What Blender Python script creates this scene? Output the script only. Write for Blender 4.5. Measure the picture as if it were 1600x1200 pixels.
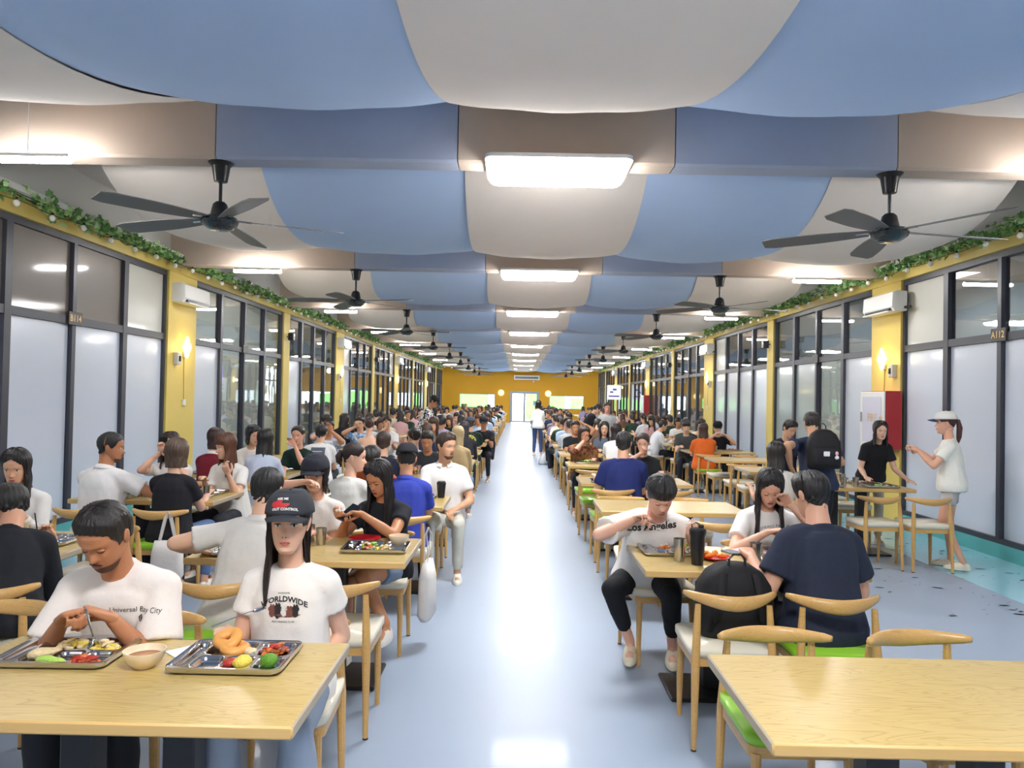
import bpy, math, random
import numpy as np
from mathutils import Vector, Matrix, Euler
from mathutils.bvhtree import BVHTree
sc = bpy.context.scene
for o in list(bpy.data.objects): bpy.data.objects.remove(o)
col = sc.collection
RND = random.Random(7)
NR = np.random.RandomState(5)

# ------------------------------------------------------------------ camera, world, exposure
F, PIT, YAW, ROL = 1181.6, .0178, -.0083, .0195
def cam_setup():
    c, s = math.cos(YAW), math.sin(YAW); Y = np.array([[c, -s, 0], [s, c, 0], [0, 0, 1]])
    c, s = math.cos(PIT), math.sin(PIT); P = np.array([[1, 0, 0], [0, c, s], [0, -s, c]])
    R = P @ Y
    r, f, u = R[0], R[1], R[2]
    c, s = math.cos(ROL), math.sin(ROL)
    r2 = c * r + s * u; u2 = -s * r + c * u
    m = Matrix(((r2[0], u2[0], -f[0], 0), (r2[1], u2[1], -f[1], 0), (r2[2], u2[2], -f[2], 1.65), (0, 0, 0, 1)))
    cd = bpy.data.cameras.new('camera'); cd.sensor_width = 36; cd.lens = F / 1600 * 36
    cd.clip_start = .05; cd.clip_end = 300
    co = bpy.data.objects.new('camera', cd); co.matrix_world = m; col.objects.link(co); sc.camera = co
cam_setup()
sc.view_settings.view_transform = 'Standard'; sc.view_settings.look = 'None'
sc.view_settings.gamma = 1; sc.view_settings.use_curve_mapping = False
sc.view_settings.exposure = 1.2
sc.cycles.use_denoising = True
sc.cycles.max_bounces = 7; sc.cycles.diffuse_bounces = 4; sc.cycles.glossy_bounces = 3
sc.cycles.transmission_bounces = 4; sc.cycles.transparent_max_bounces = 10
sc.cycles.caustics_reflective = False; sc.cycles.caustics_refractive = False
sc.cycles.sample_clamp_indirect = 6
W = bpy.data.worlds.new('sky'); sc.world = W; W.use_nodes = True
W.node_tree.nodes['Background'].inputs[0].default_value = (.86, .93, 1, 1)
W.node_tree.nodes['Background'].inputs[1].default_value = 5.0
SIDE_W = 34.0

# ------------------------------------------------------------------ materials
MATS = {}
def lin(c):
    return tuple(((x / 255) / 12.92 if x / 255 <= .04045 else ((x / 255 + .055) / 1.055) ** 2.4) for x in c)
def mat(name, rgb, rough=.6, metal=0, var=0, vscale=8, bump=0, bscale=60, coat=0, spec=.5, sss=0, stretch=None, emit=0):
    if name in MATS: return MATS[name]
    m = bpy.data.materials.new(name); m.use_nodes = True; MATS[name] = m
    nt = m.node_tree; b = nt.nodes['Principled BSDF']
    c = lin(rgb)
    b.inputs['Base Color'].default_value = (*c, 1); b.inputs['Roughness'].default_value = rough
    b.inputs['Metallic'].default_value = metal; b.inputs['Coat Weight'].default_value = coat
    b.inputs['Coat Roughness'].default_value = .08
    b.inputs['Specular IOR Level'].default_value = spec
    if sss: b.inputs['Subsurface Weight'].default_value = sss; b.inputs['Subsurface Radius'].default_value = (.012, .005, .003); b.inputs['Subsurface Scale'].default_value = .6
    if emit: b.inputs['Emission Color'].default_value = (*c, 1); b.inputs['Emission Strength'].default_value = emit
    if var or bump:
        tc = nt.nodes.new('ShaderNodeTexCoord'); src = tc.outputs['Object']
        if stretch:
            mp = nt.nodes.new('ShaderNodeMapping'); mp.inputs['Scale'].default_value = stretch
            nt.links.new(src, mp.inputs[0]); src = mp.outputs[0]
    if var:
        n = nt.nodes.new('ShaderNodeTexNoise'); n.inputs['Scale'].default_value = vscale; n.inputs['Detail'].default_value = 4
        nt.links.new(src, n.inputs['Vector'])
        mx = nt.nodes.new('ShaderNodeMix'); mx.data_type = 'RGBA'
        mx.inputs[6].default_value = (*[x * (1 - var) for x in c], 1); mx.inputs[7].default_value = (*[min(1, x * (1 + var)) for x in c], 1)
        nt.links.new(n.outputs[0], mx.inputs[0]); nt.links.new(mx.outputs[2], b.inputs['Base Color'])
    if bump:
        n2 = nt.nodes.new('ShaderNodeTexNoise'); n2.inputs['Scale'].default_value = bscale; n2.inputs['Detail'].default_value = 5
        nt.links.new(src, n2.inputs['Vector'])
        bp = nt.nodes.new('ShaderNodeBump'); bp.inputs['Strength'].default_value = bump; bp.inputs['Distance'].default_value = .01
        nt.links.new(n2.outputs[0], bp.inputs['Height']); nt.links.new(bp.outputs[0], b.inputs['Normal'])
    return m
def emis(name, rgb, s):
    if name in MATS: return MATS[name]
    m = bpy.data.materials.new(name); m.use_nodes = True; MATS[name] = m
    nt = m.node_tree; nt.nodes.remove(nt.nodes['Principled BSDF'])
    e = nt.nodes.new('ShaderNodeEmission'); e.inputs[0].default_value = (*rgb, 1); e.inputs[1].default_value = s
    nt.links.new(e.outputs[0], nt.nodes['Material Output'].inputs[0]); return m
def wood(name, base, dark, gscale=1.0, coat=.35, rough=.32):
    m = bpy.data.materials.new(name); m.use_nodes = True; MATS[name] = m
    nt = m.node_tree; b = nt.nodes['Principled BSDF']; L = nt.links.new
    tc = nt.nodes.new('ShaderNodeTexCoord'); oi = nt.nodes.new('ShaderNodeObjectInfo')
    ad = nt.nodes.new('ShaderNodeVectorMath'); ad.operation = 'ADD'
    ml = nt.nodes.new('ShaderNodeVectorMath'); ml.operation = 'SCALE'; ml.inputs[0].default_value = (3, 7, 2)
    L(oi.outputs['Random'], ml.inputs['Scale']); L(tc.outputs['Object'], ad.inputs[0]); L(ml.outputs[0], ad.inputs[1])
    mp = nt.nodes.new('ShaderNodeMapping'); mp.inputs['Scale'].default_value = (1.1 * gscale, 7.5 * gscale, 7.5 * gscale); L(ad.outputs[0], mp.inputs[0])
    n = nt.nodes.new('ShaderNodeTexNoise'); n.inputs['Scale'].default_value = 1.3; n.inputs['Detail'].default_value = 3; n.inputs['Distortion'].default_value = .6; L(mp.outputs[0], n.inputs['Vector'])
    mu = nt.nodes.new('ShaderNodeMath'); mu.operation = 'MULTIPLY'; mu.inputs[1].default_value = 17; L(n.outputs[0], mu.inputs[0])
    fr = nt.nodes.new('ShaderNodeMath'); fr.operation = 'FRACT'; L(mu.outputs[0], fr.inputs[0])
    cr = nt.nodes.new('ShaderNodeValToRGB'); e = cr.color_ramp.elements
    e[0].position = 0; e[0].color = (.55, .55, .55, 1); e[1].position = .35; e[1].color = (0, 0, 0, 1); x = cr.color_ramp.elements.new(.93); x.color = (.12, .12, .12, 1)
    L(fr.outputs[0], cr.inputs[0])
    mp2 = nt.nodes.new('ShaderNodeMapping'); mp2.inputs['Scale'].default_value = (6, 140, 140); L(ad.outputs[0], mp2.inputs[0])
    n2 = nt.nodes.new('ShaderNodeTexNoise'); n2.inputs['Scale'].default_value = 1; n2.inputs['Detail'].default_value = 4; L(mp2.outputs[0], n2.inputs['Vector'])
    m2 = nt.nodes.new('ShaderNodeMath'); m2.operation = 'MULTIPLY_ADD'; m2.inputs[1].default_value = .35; L(n2.outputs[0], m2.inputs[0]); L(cr.outputs[0], m2.inputs[2])
    mx = nt.nodes.new('ShaderNodeMix'); mx.data_type = 'RGBA'; mx.inputs[6].default_value = (*lin(base), 1); mx.inputs[7].default_value = (*lin(dark), 1)
    L(m2.outputs[0], mx.inputs[0]); L(mx.outputs[2], b.inputs['Base Color'])
    b.inputs['Roughness'].default_value = rough; b.inputs['Coat Weight'].default_value = coat; b.inputs['Coat Roughness'].default_value = .18
    return m
def glass(name, tint, refl=1.0):
    m = bpy.data.materials.new(name); m.use_nodes = True; MATS[name] = m
    nt = m.node_tree; nt.nodes.remove(nt.nodes['Principled BSDF']); L = nt.links.new
    t = nt.nodes.new('ShaderNodeBsdfTransparent'); t.inputs[0].default_value = (*tint, 1)
    g = nt.nodes.new('ShaderNodeBsdfGlossy'); g.inputs['Roughness'].default_value = .015
    f = nt.nodes.new('ShaderNodeFresnel'); ge = nt.nodes.new('ShaderNodeNewGeometry'); io = nt.nodes.new('ShaderNodeMath'); io.operation = 'MULTIPLY_ADD'; io.inputs[1].default_value = -.8333; io.inputs[2].default_value = 1.5; L(ge.outputs['Backfacing'], io.inputs[0]); L(io.outputs[0], f.inputs[0])
    mu = nt.nodes.new('ShaderNodeMath'); mu.operation = 'MULTIPLY'; mu.inputs[1].default_value = refl; mu.use_clamp = True; L(f.outputs[0], mu.inputs[0])
    tc = nt.nodes.new('ShaderNodeTexCoord'); n = nt.nodes.new('ShaderNodeTexNoise'); n.inputs['Scale'].default_value = 1.6
    bp = nt.nodes.new('ShaderNodeBump'); bp.inputs['Strength'].default_value = .12; bp.inputs['Distance'].default_value = .01
    L(tc.outputs['Object'], n.inputs[0]); L(n.outputs[0], bp.inputs['Height']); L(bp.outputs[0], g.inputs['Normal'])
    mx = nt.nodes.new('ShaderNodeMixShader'); L(mu.outputs[0], mx.inputs[0]); L(t.outputs[0], mx.inputs[1]); L(g.outputs[0], mx.inputs[2])
    L(mx.outputs[0], nt.nodes['Material Output'].inputs[0]); return m
def fabric(rgb, tag=''):
    n = 'fabric_%d_%d_%d%s' % (*rgb, tag)
    return mat(n, rgb, .85, var=.06, vscale=14, bump=.35, bscale=22, spec=.25)
def splotch(name, a, b, sc_=9, edge=.02):
    m = mat(name, a, .85, spec=.25); nt = m.node_tree; L = nt.links.new
    tc = nt.nodes.new('ShaderNodeTexCoord'); n = nt.nodes.new('ShaderNodeTexNoise'); n.inputs['Scale'].default_value = sc_; n.inputs['Detail'].default_value = 2; n.inputs['Distortion'].default_value = 1.5
    cr = nt.nodes.new('ShaderNodeValToRGB'); e = cr.color_ramp.elements; e[0].position = .5 - edge; e[0].color = (*lin(a), 1); e[1].position = .5 + edge; e[1].color = (*lin(b), 1)
    L(tc.outputs['Object'], n.inputs[0]); L(n.outputs[0], cr.inputs[0]); L(cr.outputs[0], nt.nodes['Principled BSDF'].inputs['Base Color']); return m
def skin(rgb): return mat('skin_%d_%d_%d' % rgb, rgb, .48, var=.07, vscale=18, bump=.08, bscale=120, sss=.12, spec=.4)
def hairm(rgb): return mat('hair_%d_%d_%d' % rgb, rgb, .38, var=.35, vscale=30, bump=.5, bscale=40, stretch=(6, 6, .5), spec=.5)
M_wood = wood('table_oak_top', (206, 181, 116), (164, 132, 74), 1.0, .3, .34)
M_edge = mat('table_edge_band', (214, 176, 112), .45, var=.08, vscale=6, stretch=(1, 20, 20))
M_end = mat('table_end_band', (176, 162, 138), .45, var=.06, vscale=6)
M_chair = wood('chair_wood', (212, 170, 104), (184, 138, 76), 2.2, .25, .38)
M_cream = mat('cream_vinyl', (226, 220, 200), .35, var=.04, bump=.1, bscale=30, coat=.2)
M_green = mat('green_vinyl', (142, 200, 44), .33, var=.05, bump=.1, bscale=30, coat=.25)
M_black = mat('black_metal', (30, 30, 34), .4)
M_blackp = mat('black_plastic', (24, 24, 27), .32)
M_steel = mat('stainless_steel', (200, 200, 204), .16, 1)
M_steel2 = mat('brushed_steel', (190, 188, 184), .26, 1)
M_frame = mat('dark_window_frame', (58, 60, 72), .42, var=.05)
M_yellow = mat('yellow_paint', (226, 200, 106), .55, var=.06, vscale=2, bump=.1, bscale=20)
M_orange = mat('orange_yellow_paint', (226, 162, 20), .6, var=.04, vscale=.6)
M_film = mat('white_window_film', (213, 221, 236), .22, var=.02, vscale=1.2, coat=.35)
M_filmw = mat('pale_board', (214, 214, 206), .3, var=.03, vscale=1.2, coat=.3)
M_board = mat('brown_board', (118, 108, 100), .5, var=.12, vscale=1.4, coat=.5, stretch=(1, .3, 2))
M_glass = glass('window_glass', (.86, .89, .90), 1.5)
M_glassg = glass('window_glass_grey', (.66, .70, .74), 2.2)
M_frost = mat('frosted_film', (168, 180, 182), .25, var=.06, vscale=1.5, coat=.6)
M_clear = glass('clear_cup_plastic', (.9, .9, .9), 1.6)
M_white = mat('white_plastic', (232, 232, 230), .35, coat=.1)
M_offw = mat('off_white_wall', (206, 206, 202), .7, var=.04, vscale=1)
M_grey = mat('grey_board', (210, 208, 206), .8, var=.05, vscale=1.5)
M_teal = mat('teal_kerb_paint', (92, 172, 172), .5, var=.1, vscale=3)
M_lamp = emis('lamp_diffuser', (1, .985, .97), 27)
M_tube = emis('tube_light', (1, .99, .99), 75)
M_warm = emis('warm_sconce', (1, .84, .42), 2.2)
M_leaf1 = mat('ivy_leaf_dark', (104, 150, 84), .5, var=.3, vscale=9)
M_leaf2 = mat('ivy_leaf_light', (172, 208, 138), .5, var=.25, vscale=9)
M_vine = mat('vine_stem', (50, 60, 40), .7)

# ------------------------------------------------------------------ mesh helpers
class MB:
    def __init__(s): s.V = []; s.F = []; s.I = []; s.mats = []; s.n = 0
    def mi(s, m):
        if m not in s.mats: s.mats.append(m)
        return s.mats.index(m)
    def add(s, V, Fc, m=None):
        V = np.asarray(V, float).reshape(-1, 3); k = s.mi(m)
        s.V.append(V)
        for f in Fc: s.F.append(tuple(int(i) + s.n for i in f)); s.I.append(k)
        s.n += len(V); return s
    def box(s, x0, x1, y0, y1, z0, z1, m=None, bev=0, taper=None):
        if bev:
            b = bev; V = []
            X = [(x0, x0 + b), (x1, x1 - b)]; Y = [(y0, y0 + b), (y1, y1 - b)]; Z = [(z0, z0 + b), (z1, z1 - b)]
            bm = []
            # three verts per corner
            idx = {}
            for i in (0, 1):
                for j in (0, 1):
                    for k in (0, 1):
                        for a in range(3):
                            p = [X[i][1], Y[j][1], Z[k][1]]; p[a] = (X[i][0], Y[j][0], Z[k][0])[a]
                            idx[(i, j, k, a)] = len(V); V.append(p)
            Fc = []
            def q(*c): Fc.append([idx[x] for x in c])
            q((0,0,0,0),(0,0,1,0),(0,1,1,0),(0,1,0,0)); q((1,0,0,0),(1,1,0,0),(1,1,1,0),(1,0,1,0))
            q((0,0,0,1),(1,0,0,1),(1,0,1,1),(0,0,1,1)); q((0,1,0,1),(0,1,1,1),(1,1,1,1),(1,1,0,1))
            q((0,0,0,2),(0,1,0,2),(1,1,0,2),(1,0,0,2)); q((0,0,1,2),(1,0,1,2),(1,1,1,2),(0,1,1,2))
            for i in (0, 1):
                for j in (0, 1):
                    q((i,j,0,0),(i,j,0,1),(i,j,1,1),(i,j,1,0))
                    q((i,0,j,0),(i,0,j,2),(i,1,j,2),(i,1,j,0))
                    q((0,i,j,1),(0,i,j,2),(1,i,j,2),(1,i,j,1))
            for i in (0, 1):
                for j in (0, 1):
                    for k in (0, 1): q((i,j,k,0),(i,j,k,1),(i,j,k,2))
            s.add(V, Fc, m); s.fix = True; return s
        V = [(x, y, z) for x in (x0, x1) for y in (y0, y1) for z in (z0, z1)]
        s.add(V, [(0,1,3,2),(4,6,7,5),(0,4,5,1),(2,3,7,6),(0,2,6,4),(1,5,7,3)], m); return s
    def rings(s, R, m=None, cap=True, closed=True):
        """R: list of (n,3) rings"""
        R = [np.asarray(r, float) for r in R]; n = len(R[0]); V = np.concatenate(R); Fc = []
        for i in range(len(R) - 1):
            a = i * n; b = a + n
            for j in range(n if closed else n - 1):
                k = (j + 1) % n; Fc.append((a + j, a + k, b + k, b + j))
        if cap:
            V = np.concatenate([V, [R[0].mean(0)], [R[-1].mean(0)]]); c0 = len(R) * n; c1 = c0 + 1; e = (len(R) - 1) * n
            for j in range(n):
                k = (j + 1) % n; Fc.append((c0, k, j)); Fc.append((c1, e + j, e + k))
        s.add(V, Fc, m); return s
    def tube(s, pts, rad, m=None, n=8, round_ends=False, flat=1.0, up=(0, 0, 1)):
        pts = [np.asarray(p, float) for p in pts]
        if not hasattr(rad, '__len__'): rad = [rad] * len(pts)
        R = []; up = np.asarray(up, float)
        for i, p in enumerate(pts):
            d = (pts[min(i + 1, len(pts) - 1)] - pts[max(i - 1, 0)]); d = d / (np.linalg.norm(d) + 1e-9)
            u = up if abs(np.dot(d, up)) < .95 else np.array([0, 1., 0]) if abs(d[1]) < .9 else np.array([1., 0, 0])
            a = np.cross(d, u); a /= np.linalg.norm(a); b = np.cross(a, d)
            t = np.arange(n) * 2 * math.pi / n
            ring = lambda r, q: q + np.outer(np.cos(t), a) * r + np.outer(np.sin(t), b) * r * flat
            if round_ends and i == 0:
                R += [ring(rad[0] * .5, p - d * rad[0] * .87), ring(rad[0] * .87, p - d * rad[0] * .5)]
            R.append(ring(rad[i], p))
            if round_ends and i == len(pts) - 1:
                R += [ring(rad[i] * .87, p + d * rad[i] * .5), ring(rad[i] * .5, p + d * rad[i] * .87)]
        return s.rings(R, m)
    def lathe(s, prof, m=None, n=20, c=(0, 0, 0), cap=True):
        t = np.arange(n) * 2 * math.pi / n
        R = [np.stack([c[0] + r * np.cos(t), c[1] + r * np.sin(t), np.full(n, c[2] + z)], 1) for r, z in prof]
        return s.rings(R, m, cap)
    def ell(s, c, r, m=None, n=12, k=8, M=None):
        t = np.arange(n) * 2 * math.pi / n; R = []
        for i in range(1, k):
            a = math.pi * i / k
            P = np.stack([math.sin(a) * np.cos(t) * r[0], math.sin(a) * np.sin(t) * r[1], np.full(n, -math.cos(a) * r[2])], 1)
            R.append(P)
        V = np.concatenate(R + [np.array([[0, 0, -r[2]], [0, 0, r[2]]])])
        if M is not None: V = V @ np.asarray(M).T
        V = V + np.asarray(c); Fc = []; q = (k - 1) * n
        for i in range(k - 2):
            for j in range(n):
                b = (j + 1) % n; Fc.append((i * n + j, i * n + b, (i + 1) * n + b, (i + 1) * n + j))
        for j in range(n):
            b = (j + 1) % n; Fc.append((q, b, j)); Fc.append((q + 1, (k - 2) * n + j, (k - 2) * n + b))
        return s.add(V, Fc, m)
    def arr(s): return np.concatenate(s.V) if s.V else np.zeros((0, 3))
    def mesh(s, name, smooth=None, recalc=True):
        me = bpy.data.meshes.new(name)
        me.from_pydata(s.arr().tolist(), [], s.F)
        for m in s.mats: me.materials.append(m)
        if len(s.mats) > 1: me.polygons.foreach_set('material_index', s.I)
        if recalc:
            import bmesh
            b = bmesh.new(); b.from_mesh(me); bmesh.ops.recalc_face_normals(b, faces=b.faces); b.to_mesh(me); b.free()
        if smooth is not None:
            me.polygons.foreach_set('use_smooth', [True] * len(me.polygons))
            if smooth < 170: me.set_sharp_from_angle(angle=math.radians(smooth))
        me.update(); return me
def quads_mesh(name, V, Q, mats, smooth=True, tris=None, qi=None, extra=None):
    """fast numpy mesh. extra: (V,F,I) python faces joined"""
    me = bpy.data.meshes.new(name); V = np.asarray(V, np.float32); Q = np.asarray(Q, np.int32)
    nv = len(V); nq = len(Q); loops = Q.ravel(); starts = np.arange(nq) * 4; mi = np.zeros(nq, np.int32) if qi is None else np.asarray(qi, np.int32)
    if extra is not None:
        EV, EF, EI = extra; V = np.concatenate([V, EV.astype(np.float32)]); l2 = []; st2 = []; k = len(loops)
        for f in EF: st2.append(k); k += len(f); l2.extend(i + nv for i in f)
        loops = np.concatenate([loops, np.array(l2, np.int32)]); starts = np.concatenate([starts, np.array(st2, np.int64)]); mi = np.concatenate([mi, np.array(EI, np.int32)])
    me.vertices.add(len(V)); me.vertices.foreach_set('co', V.ravel())
    me.loops.add(len(loops)); me.loops.foreach_set('vertex_index', loops.astype(np.int32))
    me.polygons.add(len(starts)); me.polygons.foreach_set('loop_start', starts.astype(np.int32))
    me.polygons.foreach_set('material_index', mi); me.polygons.foreach_set('use_smooth', [smooth] * len(starts))
    for m in mats: me.materials.append(m)
    me.update(calc_edges=True); me.validate(); return me
TMP = bpy.data.objects.new('tmp', bpy.data.meshes.new('tmp')); col.objects.link(TMP)
MR = TMP.modifiers.new('r', 'REMESH'); MR.mode = 'VOXEL'; MS = TMP.modifiers.new('s', 'SMOOTH'); MS.factor = .6
def remesh(mb, vox, it=3):
    me = bpy.data.meshes.new('t'); me.from_pydata(mb.arr().tolist(), [], mb.F)
    old = TMP.data; TMP.data = me; bpy.data.meshes.remove(old)
    MR.voxel_size = vox; MS.iterations = it
    dg = bpy.context.evaluated_depsgraph_get(); dg.update(); ev = TMP.evaluated_get(dg); m2 = ev.to_mesh()
    V = np.empty(len(m2.vertices) * 3); m2.vertices.foreach_get('co', V); V = V.reshape(-1, 3)
    Q = np.empty(len(m2.loops), np.int32); m2.loops.foreach_get('vertex_index', Q)
    N = np.empty(len(m2.vertices) * 3); m2.vertices.foreach_get('normal', N); N = N.reshape(-1, 3)
    Q = Q.reshape(-1, 4); ev.to_mesh_clear(); return V, Q, N

def O(name, me, parent=None, loc=None, rot=None, label=None, cat=None, group=None, kind=None):
    if isinstance(me, MB): me = me.mesh(name, 35)
    o = bpy.data.objects.new(name, me); col.objects.link(o)
    if parent is not None: o.parent = parent
    if loc is not None: o.location = loc
    if rot is not None: o.rotation_euler = rot if hasattr(rot, '__len__') else (0, 0, rot)
    tag(o, label, cat, group, kind); return o
def tag(o, label=None, cat=None, group=None, kind=None):
    if label: o['label'] = label
    if cat: o['category'] = cat
    if group: o['group'] = group
    if kind: o['kind'] = kind
    return o
def E(name, loc=(0, 0, 0), rot=0, label=None, cat=None, group=None, kind=None):
    o = O(name, None, None, loc, rot, label, cat, group, kind); o.empty_display_size = .1; return o
KIDS = {}
def copy_tree(o, loc=None, rot=None, label=None, group=None, parent=None):
    c = o.copy(); col.objects.link(c)
    if parent is not None: c.parent = parent
    if loc is not None: c.location = loc
    if rot is not None: c.rotation_euler = rot if hasattr(rot, '__len__') else (0, 0, rot)
    if label: c['label'] = label
    if group: c['group'] = group
    if o.name not in KIDS: KIDS[o.name] = [k for k in bpy.data.objects if k.parent == o]
    for k in KIDS[o.name]: copy_tree(k, parent=c)
    return c
def area(name, loc, sx, sy, w, color=(1, .985, .97), rot=(0, 0, 0), parent=None, spread=math.pi):
    l = bpy.data.lights.new(name, 'AREA'); l.shape = 'RECTANGLE'; l.size = sx; l.size_y = sy; l.energy = w; l.color = color; l.spread = spread
    o = bpy.data.objects.new(name, l); col.objects.link(o); o.location = loc; o.rotation_euler = rot
    if parent is not None: o.parent = parent
    o.visible_camera = True; return o
ORD = 'first second third fourth fifth sixth seventh eighth ninth tenth eleventh twelfth thirteenth fourteenth fifteenth sixteenth seventeenth eighteenth nineteenth twentieth twenty-first twenty-second'.split()

# ------------------------------------------------------------------ room shell
XL, XR, YE, YB = -5.02, 5.27, 49.9, -4.2
BEAMS = [5.9 + 4.97 * k for k in range(-2, 9)]
def floor_mat():
    m = mat('epoxy_floor', (152, 167, 188), .38, var=.05, vscale=.5, bump=.16, bscale=2.6, spec=.32, coat=.06)
    return m
fl = O('floor', MB().box(XL - .2, XR + .2, YB, YE + .15, -.12, 0, floor_mat()), kind='structure')
M_strip = mat('cyan_floor_paint', (150, 208, 224), .25, var=.08, vscale=1.2, coat=.15)
for a, b in ((4.28, XR), (XL, -4.1)):
    O('painted_strip', MB().box(a, b, YB, YE, 0, .002, M_strip), fl)
# old glue flecks on floor by right wall
mb = MB(); fm = mat('dark_fleck', (44, 50, 56), .7)
for i in range(150):
    y = 6.0 + 4.8 * NR.rand() ** 1.3; x = 3.2 + 1.95 * NR.rand() ** .8; s = .008 + .03 * NR.rand() ** 3; a = NR.rand() * .8 - .4
    c, sn = math.cos(a), math.sin(a); q = []
    for u, v in ((-1.6, -.2), (-.3, -.45), (1.5, -.15), (.9, .4), (-.8, .35)): q.append((x + s * (u * c - v * sn), y + s * (u * sn + v * c) * 1.4, .0035))
    mb.add(q, [(0, 1, 2, 3, 4)], fm)
O('scuff_flecks', mb, fl, kind='stuff')
wl = O('wall_left', MB().box(XL - .14, XL, YB, YE, 0, .16, M_teal), kind='structure')
wr = O('wall_right', MB().box(XR, XR + .14, YB, YE, 0, .16, M_teal), kind='structure')
ZT, ZF = 2.42, 3.36
for w_, x, sgn in ((wl, XL, 1), (wr, XR, -1)):
    a, b = sorted((x - sgn * .14, x + sgn * .05))
    O('header_beam', MB().box(a, b, YB, YE, ZF, 3.56, M_yellow), w_)
    a, b = sorted((x - sgn * .14, x + sgn * .01))
    O('upper_panel', MB().box(a, b, YB, YE, 3.56, 4.15, M_offw), w_)
    a, b = sorted((x + sgn * .06, x + sgn * .2))
    O('cable_tray', MB().box(a, b, YB, YE, 3.54, 3.555, M_white).box(a if sgn < 0 else b - .01, a + .01 if sgn < 0 else b, YB, YE, 3.555, 3.60, M_white), w_)
# bays : (y0,y1) list with pillars between
LB = [(-4.1, .35), (1.25, 5.85), (6.25, 10.69), (11.62, 15.98), (16.4, 20.6), (21.55, 25.8), (26.2, 30.45), (31.4, 35.7), (36.1, 40.35), (41.3, 45.6), (46.0, 49.8)]
RB = [(-4.1, .35), (1.25, 5.85), (6.25, 10.42), (11.27, 15.62), (16.0, 20.4), (21.4, 25.6), (26.0, 30.3), (31.2, 35.55), (35.95, 40.2), (41.1, 45.4), (45.8, 49.8)]
wn = 0
def bay(x, sgn, y0, y1, kinds, wname):
    """kinds: (upper list of 4, lower list of 4)"""
    t = .05; d = .045
    a, b = sorted((x, x - sgn * d * 2))
    root = O(wname, MB().box(a, b, y0, y0 + t, .16, ZF, M_frame).box(a, b, y1 - t, y1, .16, ZF, M_frame).box(a, b, y0 + t, y1 - t, .16, .22, M_frame).box(a, b, y0 + t, y1 - t, ZF - .07, ZF, M_frame), kind='structure')
    n = 4; st = (y1 - y0) / n
    O('transom', MB().box(a, b, y0 + t, y1 - t, ZT - .045, ZT + .045, M_frame), root)
    for i in range(1, n):
        y = y0 + st * i; w = .05 if i != 2 else .035
        O('mullion', MB().box(a - .004, b + .004, y - w, y + w, .22, ZF - .07, M_frame), root)
    xm = x - sgn * d
    for i in range(n):
        for lo in (0, 1):
            k = kinds[lo][i]; z0, z1 = ((ZT + .045, ZF - .07), (.22, ZT - .045))[lo]
            ya = y0 + st * i + .045; yb = y0 + st * (i + 1) - .045
            m = dict(g=M_glass, k=M_glassg, f=M_film, w=M_filmw, b=M_board, p=M_frost)[k]
            O('pane', MB().box(xm - .004, xm + .004, ya, yb, z0, z1, m), root)
    return root
LK = {2: ('bbbw', 'ffff'), 3: ('gggg', 'fggg'), 4: ('gggg', 'fggg'), 5: ('wkkk', 'fggg'), 6: ('gggw', 'gggg')}
RK = {2: ('kkkw', 'ffff'), 3: ('kkkk', 'fgpp'), 4: ('kkkw', 'ffff'), 5: ('kkkk', 'gggg'), 6: ('kkkg', 'gggg')}
for side, (BL, x, sgn, KK) in enumerate(((LB, XL, 1, LK), (RB, XR, -1, RK))):
    for i, (y0, y1) in enumerate(BL):
        wn += 1
        kinds = KK.get(i, ('gggg', 'gggf') if i > 2 else ('bbbb', 'ffff'))
        bay(x, sgn, y0, y1, kinds, 'window_%d' % wn)
    w_ = (wl, wr)[side]
    for i in range(len(BL) - 1):
        y0, y1 = BL[i][1], BL[i + 1][0]
        a, b = sorted((x - sgn * .14, x + sgn * .03))
        O('pillar', MB().box(a, b, y0, y1, .0, ZF, M_yellow), w_)
# shops behind the glazing
M_shopw = mat('shop_wall', (222, 226, 220), .7, var=.1, vscale=.7)
for sgn, x, w_ in ((1, XL, wl), (-1, XR, wr)):
    xo = x - sgn * 3.2
    a, b = sorted((xo, xo - sgn * .1)); O('shop_back_wall', MB().box(a, b, YB, YE, 0, 4.1, M_shopw), w_)
    a, b = sorted((xo, x - sgn * .14)); O('shop_floor', MB().box(a, b, YB, YE, -.1, 0, M_grey), w_); O('shop_ceiling', MB().box(a, b, YB, YE, 3.9, 4.0, M_grey), w_)
    BLs = LB if sgn > 0 else RB
    for i in range(1, len(BLs) - 1, 2):
        yy = (BLs[i][1] + BLs[i + 1][0]) / 2; O('party_wall', MB().box(a, b, yy - .05, yy + .05, 0, 3.9, M_shopw), w_)
    for y in ((13.8, 18.3, 28.5, 38) if sgn > 0 else (13.5, 18.2, 28.5, 38)):
        area('shop_fill_light', ((a + b) / 2, y, 3.85), 1.2, 2.2, SIDE_W)  # bare fill light without a fixture, added to brighten the shops behind the glass
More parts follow.
